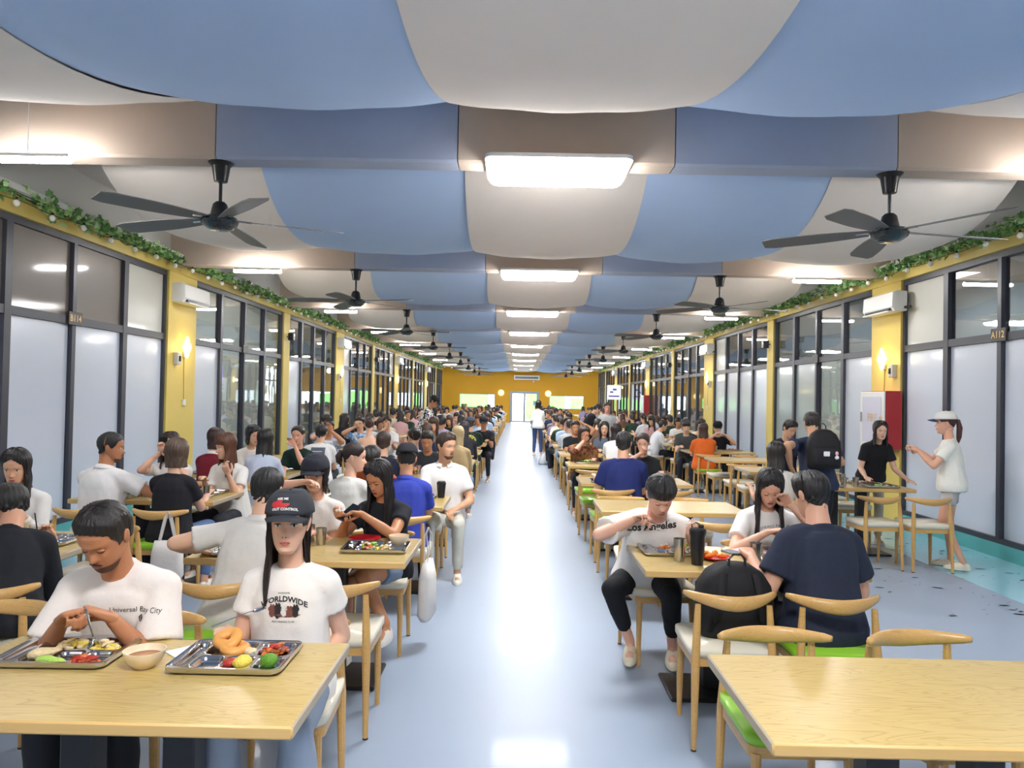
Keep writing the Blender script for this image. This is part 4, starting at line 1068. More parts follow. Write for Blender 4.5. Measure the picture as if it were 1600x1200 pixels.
        top = np.concatenate(rows); bot = top - [0, 0, .004]; k_ = len(top); Fb = []
        for i in range(5):
            for j in range(14): a_ = i * 15 + j; Fb += [(a_, a_ + 1, a_ + 16, a_ + 15), (k_ + a_, k_ + a_ + 15, k_ + a_ + 16, k_ + a_ + 1)]
        for j in range(14): a_ = 75 + j; Fb.append((a_, a_ + 1, k_ + a_ + 1, k_ + a_))
        bm_.add(np.concatenate([top, bot]), Fb, fabric(g('brim', g('cap')))); bm_.V = [bm_.arr() * hs @ Rh.T + hc]; out['brim'] = bm_.mesh('brim', 180)
    if g('glasses'):
        gm = MATS['black_metal']; mb = MB()
        for s in (-1, 1):
            mb.tube([(s * .033 + .021 * math.cos(a), -.098, .001 + .017 * math.sin(a)) for a in np.linspace(0, 2 * math.pi, 17)], .0014, gm, 5, up=(0, 1, .01)); mb.tube([(s * .054, -.097, .004), (s * .078, .01, .006)], .0016, gm, 5)
        mb.tube([(-.012, -.1, .004), (.012, -.1, .004)], .0014, gm, 5); mb.V = [mb.arr() * hs @ Rh.T + hc]; out['glasses'] = mb.mesh('glasses', 40)
    if g('collar'):
        mb = MB(); t = np.linspace(.35, 2 * math.pi - .35, 26); p, a = spine(.50); R = []
        for h, rr_ in ((.0, .070), (.030, .061), (.033, .066), (.002, .088)):
            R.append(np.stack([p[0] + np.sin(t) * rr_, p[1] - np.cos(t) * rr_ * .95 - .004, p[2] + h + (np.cos(t)) * -.020 - .004], 1))
        mb.rings(R, fabric(g('collar') if g('collar') is not True else g('shirt')), cap=False, closed=False); out['collar'] = mb.mesh('collar', 180)
    out['_hc'] = hc; out['_arms'] = arms; out['_Rh'] = Rh; out['_spine'] = spine; out['_s'] = sc_
    return out
NEARP = {}
def add_person(key, x, y, face, spec, label, near=2, group=None):
    """face: degrees, 0 = towards the camera, 90 = towards +X (their body turns to picture right)"""
    m = person(spec, near); s = spec.get('size', 1.0)
    z = 0.0
    s *= .93
    e = E('person', (x, y, z), math.radians(face), label, 'person', group); e.scale = (s, s, s)
    if not spec.get('stand'): e.location.z = .50 * (1 - s)
    O('body', m['body'], e)
    if 'shirt' in m: sh = O(spec.get('topname', 't_shirt' if spec.get('sleeve', 'short') != 'none' else 'strapless_top'), m['shirt'], e); m['_sh'] = sh
    if 'bottoms' in m: O({'shorts': 'shorts'}.get(spec.get('bottom'), 'trousers'), m['bottoms'], e)
    if 'hair' in m: O('hair' if spec.get('hair') != 'bonnet' else 'headscarf', m['hair'], e)
    if 'cap' in m:
        c = O('cap', m['cap'], e); O('brim', m['brim'], c); m['_capo'] = c
    if 'glasses' in m: O('glasses', m['glasses'], e)
    if 'collar' in m: O('collar', m['collar'], m.get('_sh', e))
    for q in m.get('_shoes', []): O('shoe', q, e)
    m['e'] = e; NEARP[key] = m; return m
def print_on(m, txt, size, c, up, right, out_, mt, arc=0, name='printed_lettering', geo=None, bold=0, on='shirt'):
    """project flat lettering onto the shirt (local frame). c: centre, out_: outward dir"""
    if on == 'shirt': V, Q = m['_bvh']; F_ = Q.tolist(); par = m['_sh']
    else: V, F_, _, _ = m['_cap']; par = m['_capo']
    bv = BVHTree.FromPolygons([Vector(v) for v in V], F_)
    P, Fc = geo if geo else text_geo(txt, size, bold)
    c = np.array(c); up = np.array(up, float); right = np.array(right, float); out_ = np.array(out_, float); res = []
    for p in P:
        x, y = p[0], p[1] - arc * p[0] ** 2; q = c + right * x + up * y
        h = bv.ray_cast(Vector(q + out_ * .25), Vector(-out_), .6)[0]; q2 = np.array(h) if h is not None else q
        res.append(q2 + out_ * .0022)
    return O(name, MB().add(res, Fc, mt).mesh(name, None, False), par)
def grid_geo(w, h, nx, ny, fn):
    """patch of small quads where fn(u,v)->bool"""
    V = [(-w / 2 + w * i / nx, -h / 2 + h * j / ny, 0) for j in range(ny + 1) for i in range(nx + 1)]
    Fc = [(j * (nx + 1) + i, j * (nx + 1) + i + 1, (j + 1) * (nx + 1) + i + 1, (j + 1) * (nx + 1) + i) for j in range(ny) for i in range(nx) if fn((i + .5) / nx * 2 - 1, (j + .5) / ny * 2 - 1)]
    return np.array(V), Fc
INK = mat('black_ink', (36, 34, 38), .6); INKW = mat('white_ink', (226, 224, 220), .6); INKR = mat('red_ink', (186, 40, 44), .6); INKB = mat('brown_ink', (120, 70, 60), .6)
TAN = (196, 140, 104); PALE = (226, 184, 158); FAIR = (220, 174, 146); BRN = (170, 112, 78)
WH = (232, 229, 224); BK = (34, 35, 40); NV = (40, 48, 70)
A = add_person
# row 1 left, facing the camera
m = A('man1', -1.50, 2.99, 6, dict(male=1, lean=20, size=1.04, hyaw=-14, hpitch=24, eyes='down', skin=(190, 130, 94), hair='crop', hairc=(30, 24, 22), beard=2, shirt=(234, 226, 220), loose=.035, sloose=.082, slen=.72, pants=(44, 46, 52), seed=3,
      hands=dict(L=(.05, .34, .85, 'grip', (.45, .2, -.8)), R=(-.10, .36, .85, 'grip', (-.45, .2, -.8)))), 'dark-haired man with moustache in cream t-shirt eating at the front left table')
print_on(m, 'Universal Bay City', .026, (.10, -.2, .86), (0, -.1, 1), (1, 0, 0), (0, -1, 0), INK, 0)
print_on(m, '', 0, (.12, -.2, .832), (0, 0, 1), (1, 0, 0), (0, -1, 0), INK, geo=grid_geo(.03, .03, 8, 8, lambda u, v: abs(u) + abs(v) < .9 and math.sin(u * 9) * math.cos(v * 7) > -.3))
m = A('woman1', -.87, 2.98, 2, dict(lean=5, hyaw=4, hpitch=-3, eyes='open', size=1.0, skin=(222, 176, 150), hair='long', tuck=1, hlen=.34, hairc=(38, 28, 26), cap=(58, 60, 66), shirt=(236, 230, 224), pants=(150, 164, 184), seed=5, slen=.44, bottom='trousers', wide=.02,
      hands=dict(L=(.10, .14, .60, 'relax', (.2, .4, -1)), R=(-.17, .24, .79, 'hold', (-.2, .4, -1)))), 'woman in a dark cap and white printed t-shirt at the front left table')
print_on(m, 'WORLDWIDE', .030, (.0, -.2, .905), (0, 0, 1), (1, 0, 0), (0, -1, 0), INK, 3.2, bold=.0009)
print_on(m, 'AWESOME', .010, (.0, -.2, .928), (0, 0, 1), (1, 0, 0), (0, -1, 0), INK)
print_on(m, 'BEST FRIENDS CLUB', .010, (.0, -.2, .815), (0, 0, 1), (1, 0, 0), (0, -1, 0), INK)
rs_ = np.random.RandomState(4)
for cx, w, h, mt in ((-.045, .03, .05, INKB), (-.018, .032, .062, INK), (.012, .026, .045, INKW), (.038, .034, .04, INKB), (.066, .03, .052, INK), (.03, .10, .014, INKB)):
    print_on(m, '', 0, (-.008 + cx * .85, -.2, .858 if h > .02 else .840), (0, 0, 1), (1, 0, 0), (0, -1, 0), mt, name='printed_dogs', geo=grid_geo(w, h, 9, 12, lambda u, v: u * u + (v * .95) ** 4 < .8 + .25 * math.sin(u * 7 + v * 5)))
Rh, hc = m['_Rh'], m['_hc']
cp = lambda x, z: hc + Rh @ np.array([x, -.11, z])
cpr = dict(up=Rh @ np.array([0, .35, .94]), right=Rh @ np.array([1, 0, 0]), out_=Rh @ np.array([0, -.94, .35]))
print_on(m, '', 0, cp(-.02, .094), mt=INKR, on='cap', name='cap_emblem', geo=grid_geo(.075, .034, 20, 10, lambda u, v: (u * u + v * v < .9 and not (u > .2 and v > .1)) or (abs(v) < .25 and u > 0)), **cpr)
print_on(m, 'OUT CONTROL', .014, cp(0, .072), mt=INKW, on='cap', name='cap_lettering', bold=.0006, **cpr)
print_on(m, 'ASK ME', .013, cp(-.012, .118), mt=INKW, on='cap', name='cap_lettering', bold=.0006, **cpr)
# row 2 left
A('polo_back', -1.40, 3.86, 176, dict(male=1, lean=14, side=-7, size=1.0, hyaw=8, hpitch=10, hair='short', hairc=(22, 21, 23), skin=(226, 180, 150), shirt=(214, 210, 204), collar=True, pants=(196, 192, 184), build=1.12, seed=8, slen=.66,
      hands=dict(L=(.34, .22, .79, 'relax', (.9, .6, -.1)), R=(-.16, .38, .80, 'hold')), legs=None or {}), 'black-haired diner in a pale grey polo shirt seen from behind, second left table', 2)
m = A('girl_black', -.84, 4.99, -12, dict(lean=10, hyaw=-16, hpitch=22, eyes='down', skin=(196, 138, 100), hair='long', hlen=.40, hairc=(26, 22, 24), shirt=(36, 38, 44), bottom='shorts', pants=(120, 138, 166), seed=11, size=.98, slen=.5,
      hands=dict(L=(-.02, .38, .92, 'hold', (.9, .1, -.8), ((-.7, -.6, .2), (0, .4, 1))), R=(-.13, .36, .88, 'hold', (-.6, .3, -.9), ((-.2, -.8, .4), (.5, .3, -1)))), legs={'R': ((-.1, .42, .5), (-.1, .40, .09)), 'L': ((.02, .45, .56), (.2, .50, .30))}), 'long-haired woman in a black t-shirt using her phone at the second left table')
A('capgirl', -1.29, 4.99, -4, dict(lean=8, hyaw=2, hpitch=4, skin=(226, 176, 150), hair='bob', hairc=(32, 26, 26), cap=(48, 50, 60), shirt=(228, 222, 216), seed=12, size=.98,
      hands=dict(R=(-.02, .30, 1.10, 'relax', (-1, -.1, .1), ((.9, -.2, .1), (0, .3, 1))), L=(.12, .36, .80, 'relax'))), 'woman in a plain navy cap and cream t-shirt, inner seat of second left table', 2)
A('profile', -1.33, 5.96, 158, dict(lean=4, hyaw=-62, hpitch=4, eyes='open', skin=(226, 178, 152), hair='tied', tail=.12, hairc=(40, 26, 26), shirt=(212, 212, 208), seed=13, loose=.035, size=1.0), 'woman with slicked-back dark hair in grey-white top, face in profile, third left table', 1)
A('bluecap', -.88, 5.95, 182, dict(male=1, lean=12, hyaw=4, hpitch=10, skin=(198, 144, 108), hair='buzz', cap=(44, 44, 50), capback=1, shirt=(52, 66, 160), collar=True, pants=(40, 42, 58), seed=14, shoec=(50, 70, 130)), 'man in royal blue polo and dark flat cap seen from behind, third left table', 2)
A('rust', -1.28, 7.04, -4, dict(male=1, lean=24, hyaw=6, hpitch=26, skin=(206, 150, 116), hair='fringe', hairc=(24, 22, 24), shirt=(170, 82, 44), seed=15), 'man in a rust-orange shirt bending over food at the third left table', 1)
A('whitepolo', -.68, 7.12, 6, dict(male=1, lean=6, hyaw=40, hpitch=2, eyes='open', skin=(214, 164, 130), hair='short', hairc=(58, 44, 38), beard=1, shirt=(230, 228, 226), collar=True, pants=(206, 204, 192), size=1.06, seed=16,
      hands=dict(L=(.12, .30, .64, 'relax', (.6, .6, -.4)), R=(-.02, .32, .62, 'relax', (-.8, .5, -.4)))), 'short-bearded man in white polo turning towards the aisle, third left table', 1)
# left window column
A('left_edge', -3.28, 5.04, 10, dict(lean=10, hyaw=4, hpitch=12, tuck=-1, skin=(222, 172, 142), hair='long', hlen=.22, hairc=(24, 20, 22), shirt=(226, 224, 222), sleeve='long', loose=.04, seed=17, hands=dict(R=(-.12, .34, .86, 'hold'), L=(.14, .34, .84, 'hold'))), 'black-haired woman in white hooded jacket looking down at far left', 2)
A('dark_edge', -2.50, 3.62, 200, dict(male=1, lean=34, hyaw=40, hpitch=14, skin=(214, 160, 130), hair='short', hairc=(24, 22, 22), shirt=(34, 36, 42), sleeve='half', loose=.05, pants=(66, 68, 80), seed=18, build=1.15, hands=dict(L=(.16, .30, .81, 'relax'), R=(-.16, .32, .82, 'hold'))), 'person in a loose black top with back turned at the left picture edge', 2)
A('manprofile', -3.30, 5.98, 168, dict(male=1, lean=6, hyaw=-58, hpitch=3, eyes='open', skin=(184, 126, 92), hair='buzz', hairc=(26, 24, 26), beard=1, shirt=(228, 226, 226), collar=True, build=1.12, size=1.06, seed=19,
      hands=dict(R=(-.34, .36, .92, 'hold', (-.8, .3, -.6)), L=(.1, .4, .8, 'relax'))), 'dark-haired man in white polo, face in profile, by the left window', 1)
A('phonegirl', -3.22, 7.06, 6, dict(lean=4, hyaw=6, hpitch=6, eyes='open', skin=(226, 180, 156), hair='long', hlen=.24, hairc=(44, 28, 26), shirt=(222, 220, 218), seed=20, hands=dict(R=(-.02, .24, 1.10, 'hold', (-.7, 0, -.8), ((.1, -.3, 1), (0, 1, .2))), L=(.05, .25, 1.06, 'hold', (.7, 0, -.8), ((-.1, -.3, 1), (0, 1, .2))))), 'woman holding a black phone up before her face, left window side', 1)
A('blackback', -2.72, 5.96, 180, dict(lean=4, hyaw=0, hpitch=6, skin=(226, 180, 154), hair='bob', hlen=.22, hairc=(92, 74, 62), shirt=(36, 36, 42), pants=(92, 116, 158), seed=21, slen=.55), 'woman with shoulder-length light brown hair in black t-shirt seen from behind', 2)
A('browngirl', -2.66, 7.06, -10, dict(lean=6, hyaw=-34, hpitch=8, eyes='open', skin=(226, 180, 154), hair='bang', hlen=.30, hairc=(96, 60, 44), shirt=(226, 224, 220), seed=22, loose=.04, hands=dict(L=(.14, .3, .92, 'hold'), R=(-.08, .32, .86, 'relax'))), 'woman with long brown hair in white blouse looking left, left window column', 2)
A('maroon', -3.22, 7.93, 176, dict(lean=8, hair='bob', hairc=(56, 36, 34), hlen=.1, shirt=(118, 34, 48), collar=(226, 222, 220), seed=23), 'person with dark bob in maroon top and white collar seen from behind', 1)
A('curly', -2.68, 7.94, 182, dict(lean=6, hair='long', hlen=.34, hairc=(22, 21, 24), shirt=(196, 206, 228), seed=24), 'woman with long wavy black hair and light blue top seen from behind', 1)
A('green', -2.60, 9.03, 2, dict(lean=4, hyaw=-6, hpitch=4, hair='tied', tail=.0, hairc=(34, 26, 26), skin=(226, 172, 146), shirt=(30, 52, 48), seed=25, hands=dict(L=(.0, .22, 1.04, 'relax', (.4, -.4, -.9), ((-.5, -.2, .8), (0, 1, 0))), R=(-.12, .36, .8, 'relax'))), 'smiling woman in dark green top with chin on her hand, left side', 1)
A('darkl', -3.2, 9.05, 30, dict(lean=8, hyaw=20, hair='bob', hairc=(24, 22, 24), shirt=(220, 214, 208), seed=26), 'black-haired diner in cream top beside the woman in dark green', 1)
m = A('printback', -2.62, 9.95, 184, dict(male=1, lean=16, hair='short', hairc=(22, 20, 22), shirt=(230, 230, 230), build=1.1, seed=27), 'black-haired diner in white t-shirt with grey print across the back', 1)
print_on(m, '', 0, (0, .2, .92), (0, 0, 1), (-1, 0, 0), (0, 1, 0), mat('grey_ink', (90, 98, 116), .6), name='back_print', geo=grid_geo(.2, .11, 16, 9, lambda u, v: not (abs(v) < .18 and u < .6)))
A('handface', -2.76, 11.08, 4, dict(male=1, lean=2, hyaw=8, hair='short', hairc=(24, 20, 20), smat=splotch('white_pattern', (222, 226, 230), (150, 170, 200), 24, .08), seed=28, skin=TAN, hands=dict(L=(.06, .2, 1.12, 'relax', (.8, -.2, -.7), ((-.3, -.1, .9), (.2, 1, 0))))), 'man in patterned white shirt with a hand over his mouth, left side', 1)
A('armup', -2.72, 13.12, -6, dict(male=1, lean=2, hair='short', smat=splotch('white_blue_print', (216, 226, 234), (90, 140, 200), 9, .05), seed=29, hands=dict(R=(-.02, .22, 1.10, 'grip', (-1, -.1, -.6), ((.3, -.2, .9), (0, 1, 0))))), 'diner in white and blue top raising a fist to the chin', 1)
A('strapless', -2.35, 11.98, 186, dict(lean=4, hair='tied', tail=.0, hairc=(70, 44, 36), sleeve='none', shirt=(30, 30, 38), skin=(228, 184, 158), seed=30), 'woman in black strapless top with bun, bare back towards camera', 1)
A('whiteteeL', -2.34, 13.6, 4, dict(male=1, lean=4, hair='short', hairc=(34, 24, 22), shirt=(228, 228, 228), seed=31, hands=dict(R=(-.0, .22, 1.08, 'relax', (-.7, -.2, -.8), ((0, -.1, 1), (0, 1, 0))))), 'man in white t-shirt resting mouth on hand beyond strapless-top woman', 1)
# row 4-6 left aisle
A('navyL', -1.42, 7.95, 184, dict(male=1, lean=10, hair='short', hairc=(58, 40, 34), shirt=(32, 38, 56), seed=32), 'brown-haired diner in navy top from behind, fourth left aisle table', 1)
A('clipL', -1.2, 9.0, 200, dict(lean=8, hair='tied', tail=.0, hairc=(24, 22, 24), shirt=(226, 228, 232), seed=33), 'person with black hair and pale headband in white top, left aisle side', 1)
A('facecam', -1.06, 9.12, 0, dict(male=1, lean=16, hpitch=14, hair='short', skin=TAN, shirt=(52, 54, 60), seed=34), 'dark-haired man in charcoal shirt facing camera, fourth left aisle table', 1)
A('hijab', -.80, 9.95, 176, dict(lean=10, hair='bonnet', hairc=(196, 172, 128), sleeve='long', shirt=(188, 164, 122), pants=(130, 150, 176), seed=35, loose=.05), 'person in sandy headscarf and tan long-sleeved top beside the aisle', 1)
A('hoodie', -.86, 12.0, 178, dict(male=1, lean=12, hair='bonnet', hairc=(44, 44, 50), sleeve='long', shirt=(40, 40, 46), seed=36, loose=.04), 'person in a black hooded sweatshirt with hood up, left aisle seat', 1)
m = A('greenprint', -.88, 14.0, 182, dict(male=1, lean=6, hair='short', hairc=(60, 48, 42), cap=(84, 98, 120), shirt=(34, 52, 44), build=1.2, seed=37, loose=.03), 'person in dark green t-shirt with yellow round print on the back', 1)
print_on(m, '', 0, (0, .2, .86), (0, 0, 1), (-1, 0, 0), (0, 1, 0), mat('yellow_ink', (214, 206, 90), .6), name='back_print', geo=grid_geo(.26, .24, 22, 20, lambda u, v: u * u + v * v < 1 and (u * u + v * v > .72 or math.sin(u * 11) * math.sin(v * 9 + 1) > -.1)))
A('capwhite', -.66, 15.1, -4, dict(male=1, lean=10, hpitch=6, hair='short', cap=(40, 40, 44), shirt=(38, 38, 42), skin=TAN, seed=38), 'person in black and white cap facing camera, leaning on a left aisle table', 1)
A('patterned', -2.02, 16.2, 84, dict(male=1, stand=1, lean=16, hyaw=0, hpitch=24, hair='short', cap=(30, 30, 32), smat=splotch('monochrome_pattern', (30, 30, 32), (226, 226, 224), 16), size=1.05, pants=(40, 40, 44), seed=39, skin=TAN, hands=dict(L=(.1, .34, .98, 'relax'), R=(-.1, .34, 1.0, 'relax'))), 'standing man in black and white patterned shirt and dark cap, left side', 1)
# right: row 2
m = A('LAguy', .86, 4.92, -10, dict(male=1, lean=30, side=6, hyaw=16, hpitch=22, eyes='down', skin=(228, 178, 154), hair='fringe', hairc=(28, 26, 28), shirt=(234, 230, 226), loose=.04, sloose=.08, slen=.74, pants=(30, 31, 36), cuff=.26, size=1.06, build=1.12, seed=41, shoec=(226, 216, 192),
      hands=dict(R=(-.08, .33, .93, 'pinch', (-.9, .3, -.5), ((.7, -.6, .3), (0, .2, 1))), L=(.26, .34, .80, 'relax')), legs={'R': ((-.22, .30, .49), (-.10, .16, .13)), 'L': ((.14, .42, .5), (.16, .12, .11))}), 'man in white lettered t-shirt bending over his tray, second right table')
print_on(m, 'Los Angeles', .062, (.02, -.2, .865), (0, .2, 1), (1, 0, .12), (0, -1, .2), INK, -.3, bold=.0022)
print_on(m, 'LONG BEACH VENTURA', .020, (.02, -.2, .915), (0, .2, 1), (1, 0, .1), (0, -1, .2), mat('grey_ink', (90, 98, 116)), 1.5)
m = A('girlR', 1.60, 4.97, 0, dict(lean=14, hyaw=-10, hpitch=26, eyes='down', skin=(226, 176, 152), hair='long', hlen=.36, hairc=(26, 22, 26), shirt=(234, 232, 230), seed=42, size=1.0,
      hands=dict(L=(.10, .24, 1.02, 'relax', (.8, -.3, -.9), ((-.6, -.3, .7), (.2, .8, .6))), R=(-.06, .33, .86, 'grip', (-.9, .3, -.6)))), 'long-haired woman in white t-shirt leaning chin on hand, second right table')
print_on(m, 'SPRING PARTY', .03, (.03, -.2, .90), (0, 0, 1), (1, 0, .1), (0, -1, .2), mat('grey_ink', (90, 98, 116)), 1.0)
m = A('navyback', 1.56, 3.84, 190, dict(male=1, lean=14, side=-5, hyaw=10, hpitch=12, skin=(224, 172, 146), hair='short', hairc=(24, 22, 26), shirt=(44, 50, 68), pants=(34, 36, 44), build=1.16, size=1.06, seed=43, slen=.66, sloose=.075,
      hands=dict(L=(.24, .30, .82, 'grip', (.4, .4, -1)), R=(-.16, .30, .79, 'relax', (-.6, .6, -.6)))), 'man in dark navy t-shirt seen from behind at the second right table')
# right others
m = A('blueback', 1.12, 7.93, 176, dict(male=1, lean=8, hyaw=-14, hpitch=6, skin=(222, 172, 140), hair='short', hairc=(30, 27, 28), shirt=(38, 48, 104), build=1.2, size=1.06, seed=44, slen=.7, hands=dict(L=(.28, .34, .80, 'relax'), R=(-.18, .38, .8, 'relax'))), 'broad man in royal navy t-shirt from behind, fourth right table', 1)
A('eatgirl', 1.50, 9.03, -8, dict(lean=6, hyaw=-8, hpitch=12, skin=(228, 178, 154), hair='tied', tail=.0, hairc=(50, 36, 32), shirt=(40, 42, 46), seed=45, hands=dict(R=(-.02, .24, 1.04, 'grip', (-.9, 0, -.7), ((.5, -.3, .8), (0, 1, 0))), L=(.2, .34, .82, 'relax'))), 'woman in charcoal top lifting food to her mouth, fourth right table', 1)
A('plaid', .95, 11.06, 2, dict(lean=8, hyaw=14, hpitch=10, skin=(216, 164, 140), glasses=1, hair='bob', hairc=(58, 42, 38), sleeve='half', smat=splotch('maroon_plaid', (92, 38, 38), (150, 112, 70), 11, .12), build=1.12, seed=46, hands=dict(R=(.0, .22, 1.05, 'relax', (-.8, 0, -.8), ((.3, -.2, .9), (0, 1, 0))))), 'long-haired person with glasses in maroon checked shirt, right aisle', 1)
A('whiteteeR', 1.55, 11.98, 170, dict(lean=6, hyaw=-20, hair='long', hlen=.2, hairc=(34, 26, 28), shirt=(228, 228, 228), seed=47), 'woman with long dark hair in white t-shirt with dark sleeve band', 1)
A('smiler', 1.5, 13.1, 0, dict(lean=4, hyaw=-8, hair='long', hlen=.3, hairc=(28, 24, 26), skin=PALE, shirt=(96, 104, 120), seed=48), 'smiling long-haired woman in grey-blue top, sixth right table', 1)
A('armhead', 1.0, 13.15, 4, dict(male=1, lean=0, hyaw=0, hair='short', shirt=(34, 36, 42), skin=TAN, seed=49, hands=dict(L=(.14, -.06, 1.22, 'relax', (1, -.3, .2), ((-.8, .4, .2), (0, 1, .3))))), 'person in black t-shirt with one arm behind the head, right side', 1)
m = A('teeR7', .98, 14.05, 180, dict(male=1, lean=8, hair='buzz', hairc=(64, 50, 44), shirt=(214, 218, 222), seed=50), 'short-haired person in pale t-shirt with square print on the back', 1)
print_on(m, '', 0, (0, .2, .88), (0, 0, 1), (-1, 0, 0), (0, 1, 0), mat('slate_ink', (84, 104, 140), .6), name='back_print', geo=grid_geo(.19, .17, 14, 12, lambda u, v: (int((u + 1) * 3.5) + int((v + 1) * 3)) % 3 != 0))
m = A('orange', 3.28, 13.3, 178, dict(lean=6, hair='long', hlen=.36, hairc=(66, 42, 34), shirt=(226, 108, 44), build=1.1, seed=51, loose=.04), 'long-haired woman in bright orange t-shirt seen from behind', 1)
A('greyR', 3.22, 14.5, -8, dict(male=1, lean=6, hair='fringe', shirt=(72, 74, 76), skin=PALE, seed=52), 'black-haired man in dark grey shirt facing camera beyond orange t-shirt', 1)
A('capR', 3.82, 14.52, -6, dict(male=1, lean=6, hyaw=-10, hair='short', cap=(30, 30, 34), shirt=(30, 31, 36), skin=PALE, seed=53, hands=dict(L=(.12, .26, 1.02, 'grip', (.8, 0, -.7)), R=(-.06, .26, 1.04, 'grip', (-.8, 0, -.7)))), 'person in black cap and black t-shirt eating by the right windows', 1)
A('whitearm', 2.9, 16.3, 100, dict(male=1, lean=20, hair='short', sleeve='long', shirt=(220, 222, 226), seed=54), 'man in long-sleeved pale shirt leaning across a right side table', 1)
m = A('bearded', 2.35, 19.0, -4, dict(male=1, lean=6, hpitch=14, hair='short', beard=2, hairc=(26, 22, 22), shirt=(222, 224, 230), skin=(150, 98, 72), build=1.15, seed=55), 'bearded man in white team shirt looking down, right side', 1)
A('bunR', 1.9, 19.3, -50, dict(lean=4, hyaw=-20, hair='tied', tail=.0, shirt=(200, 200, 200), skin=PALE, seed=56), 'woman with tied dark hair in profile left of the bearded man', 1)
# behind the girl, seated at the right window column
A('seatR1', 2.55, 7.35, 186, dict(lean=6, hair='long', hlen=.34, hairc=(34, 28, 28), shirt=(206, 200, 192), seed=57), 'long dark-haired person in beige top seated behind white t-shirt woman', 1)
# standing
m = A('backpackman', 3.02, 7.62, 188, dict(male=1, stand=1, lean=10, hyaw=-20, hpitch=22, hair='short', hairc=(40, 32, 30), skin=(214, 166, 134), shirt=(46, 56, 82), pants=(36, 38, 46), size=.98, build=1.12, seed=58,
      hands=dict(L=(.30, -.02, 1.02, 'relax', (.9, .6, 0), ((-.4, .1, -.9), (1, 0, 0))), R=(-.26, .34, .98, 'relax', (-.8, .4, -.4)))), 'standing man in navy t-shirt wearing a black backpack, right side', 2)
A('stripe', 3.18, 9.12, 6, dict(male=1, stand=1, lean=14, hyaw=20, hpitch=20, hair='short', shirt=(36, 40, 54), pants=(40, 40, 48), size=.92, seed=59), 'dark-clothed person standing behind the man with the black backpack', 1)
A('blackteestand', 4.20, 9.02, -2, dict(stand=1, lean=24, hyaw=-6, hpitch=-6, eyes='open', hair='long', hlen=.20, hairc=(34, 26, 28), skin=PALE, shirt=(32, 32, 36), pants=(196, 186, 170), size=.94, seed=60,
      hands=dict(L=(.26, .36, .80, 'flat'), R=(-.2, .34, .82, 'flat'))), 'woman in black t-shirt leaning her hands on the table by fire cabinet', 2)
m = A('walker', 4.43, 7.75, -118, dict(stand=1, lean=3, hyaw=-2, hpitch=0, hair='tied', tail=.26, hairc=(70, 36, 36), skin=(222, 170, 144), cap=(224, 222, 216), brim=(52, 58, 96), shirt=(232, 230, 222), loose=.035, bottom='shorts', shlen=.52, pants=(184, 180, 180), size=.985, seed=61, shoec=(226, 218, 200),
      hands=dict(R=(-.16, .34, 1.20, 'grip', (-.7, .2, -.9)), L=(.10, .30, 1.18, 'grip', (.7, .3, -.9))), legs={'R': ((-.09, .02, .49), (-.10, .0, .09)), 'L': ((.10, .08, .49), (.10, -.10, .10))}), 'woman in cream cap, white t-shirt and grey shorts walking by right wall', 2)
A('aislewoman', .58, 21.6, 172, dict(stand=1, lean=2, hair='bob', hairc=(30, 26, 28), shirt=(228, 230, 228), sleeve='half', loose=.05, pants=(70, 92, 140), size=.98, seed=62, hands=dict(L=(.2, .1, .95, 'relax'), R=(-.12, .3, 1.0, 'relax'))), 'woman in white blouse and blue jeans standing at the aisle', 1)
A('greytee', 2.02, 17.2, 4, dict(male=1, stand=1, lean=2, hair='short', hairc=(44, 34, 32), shirt=(168, 170, 170), pants=(90, 90, 96), skin=(206, 150, 130), size=.98, seed=63, hands=dict(L=(.02, .24, 1.0, 'relax'), R=(-.06, .26, 1.0, 'relax'))), 'man in light grey t-shirt standing upright among the right tables', 1)
A('blacktee', 1.62, 18.3, 100, dict(male=1, stand=1, lean=26, hpitch=20, hair='short', shirt=(30, 30, 34), pants=(50, 50, 58), seed=64, size=1.0), 'man in black t-shirt standing and bending over a right side table', 1)

# chairs under seated people who are not at a regular seat
STANDING = {'backpackman', 'stripe', 'blackteestand', 'walker', 'aislewoman', 'greytee', 'blacktee', 'patterned'}
for kk, mm in NEARP.items():
    if kk in STANDING: continue
    p = mm['e'].location; hit = False
    for o in bpy.data.objects:
        if o.name.startswith('dining_chair') and o.parent is None and (o.location.x - p.x) ** 2 + (o.location.y - p.y) ** 2 < .30 ** 2: hit = True; break
    if not hit:
        put('ccream', CH['cream'], 'dining_chair', (p.x, p.y, 0), mm['e'].rotation_euler.z + math.pi, 'dining chair under the ' + ' '.join(mm['e']['label'].split()[:11]), 'chair', 'wooden dining chairs', FAR['cream'] if p.y > 17 else None)

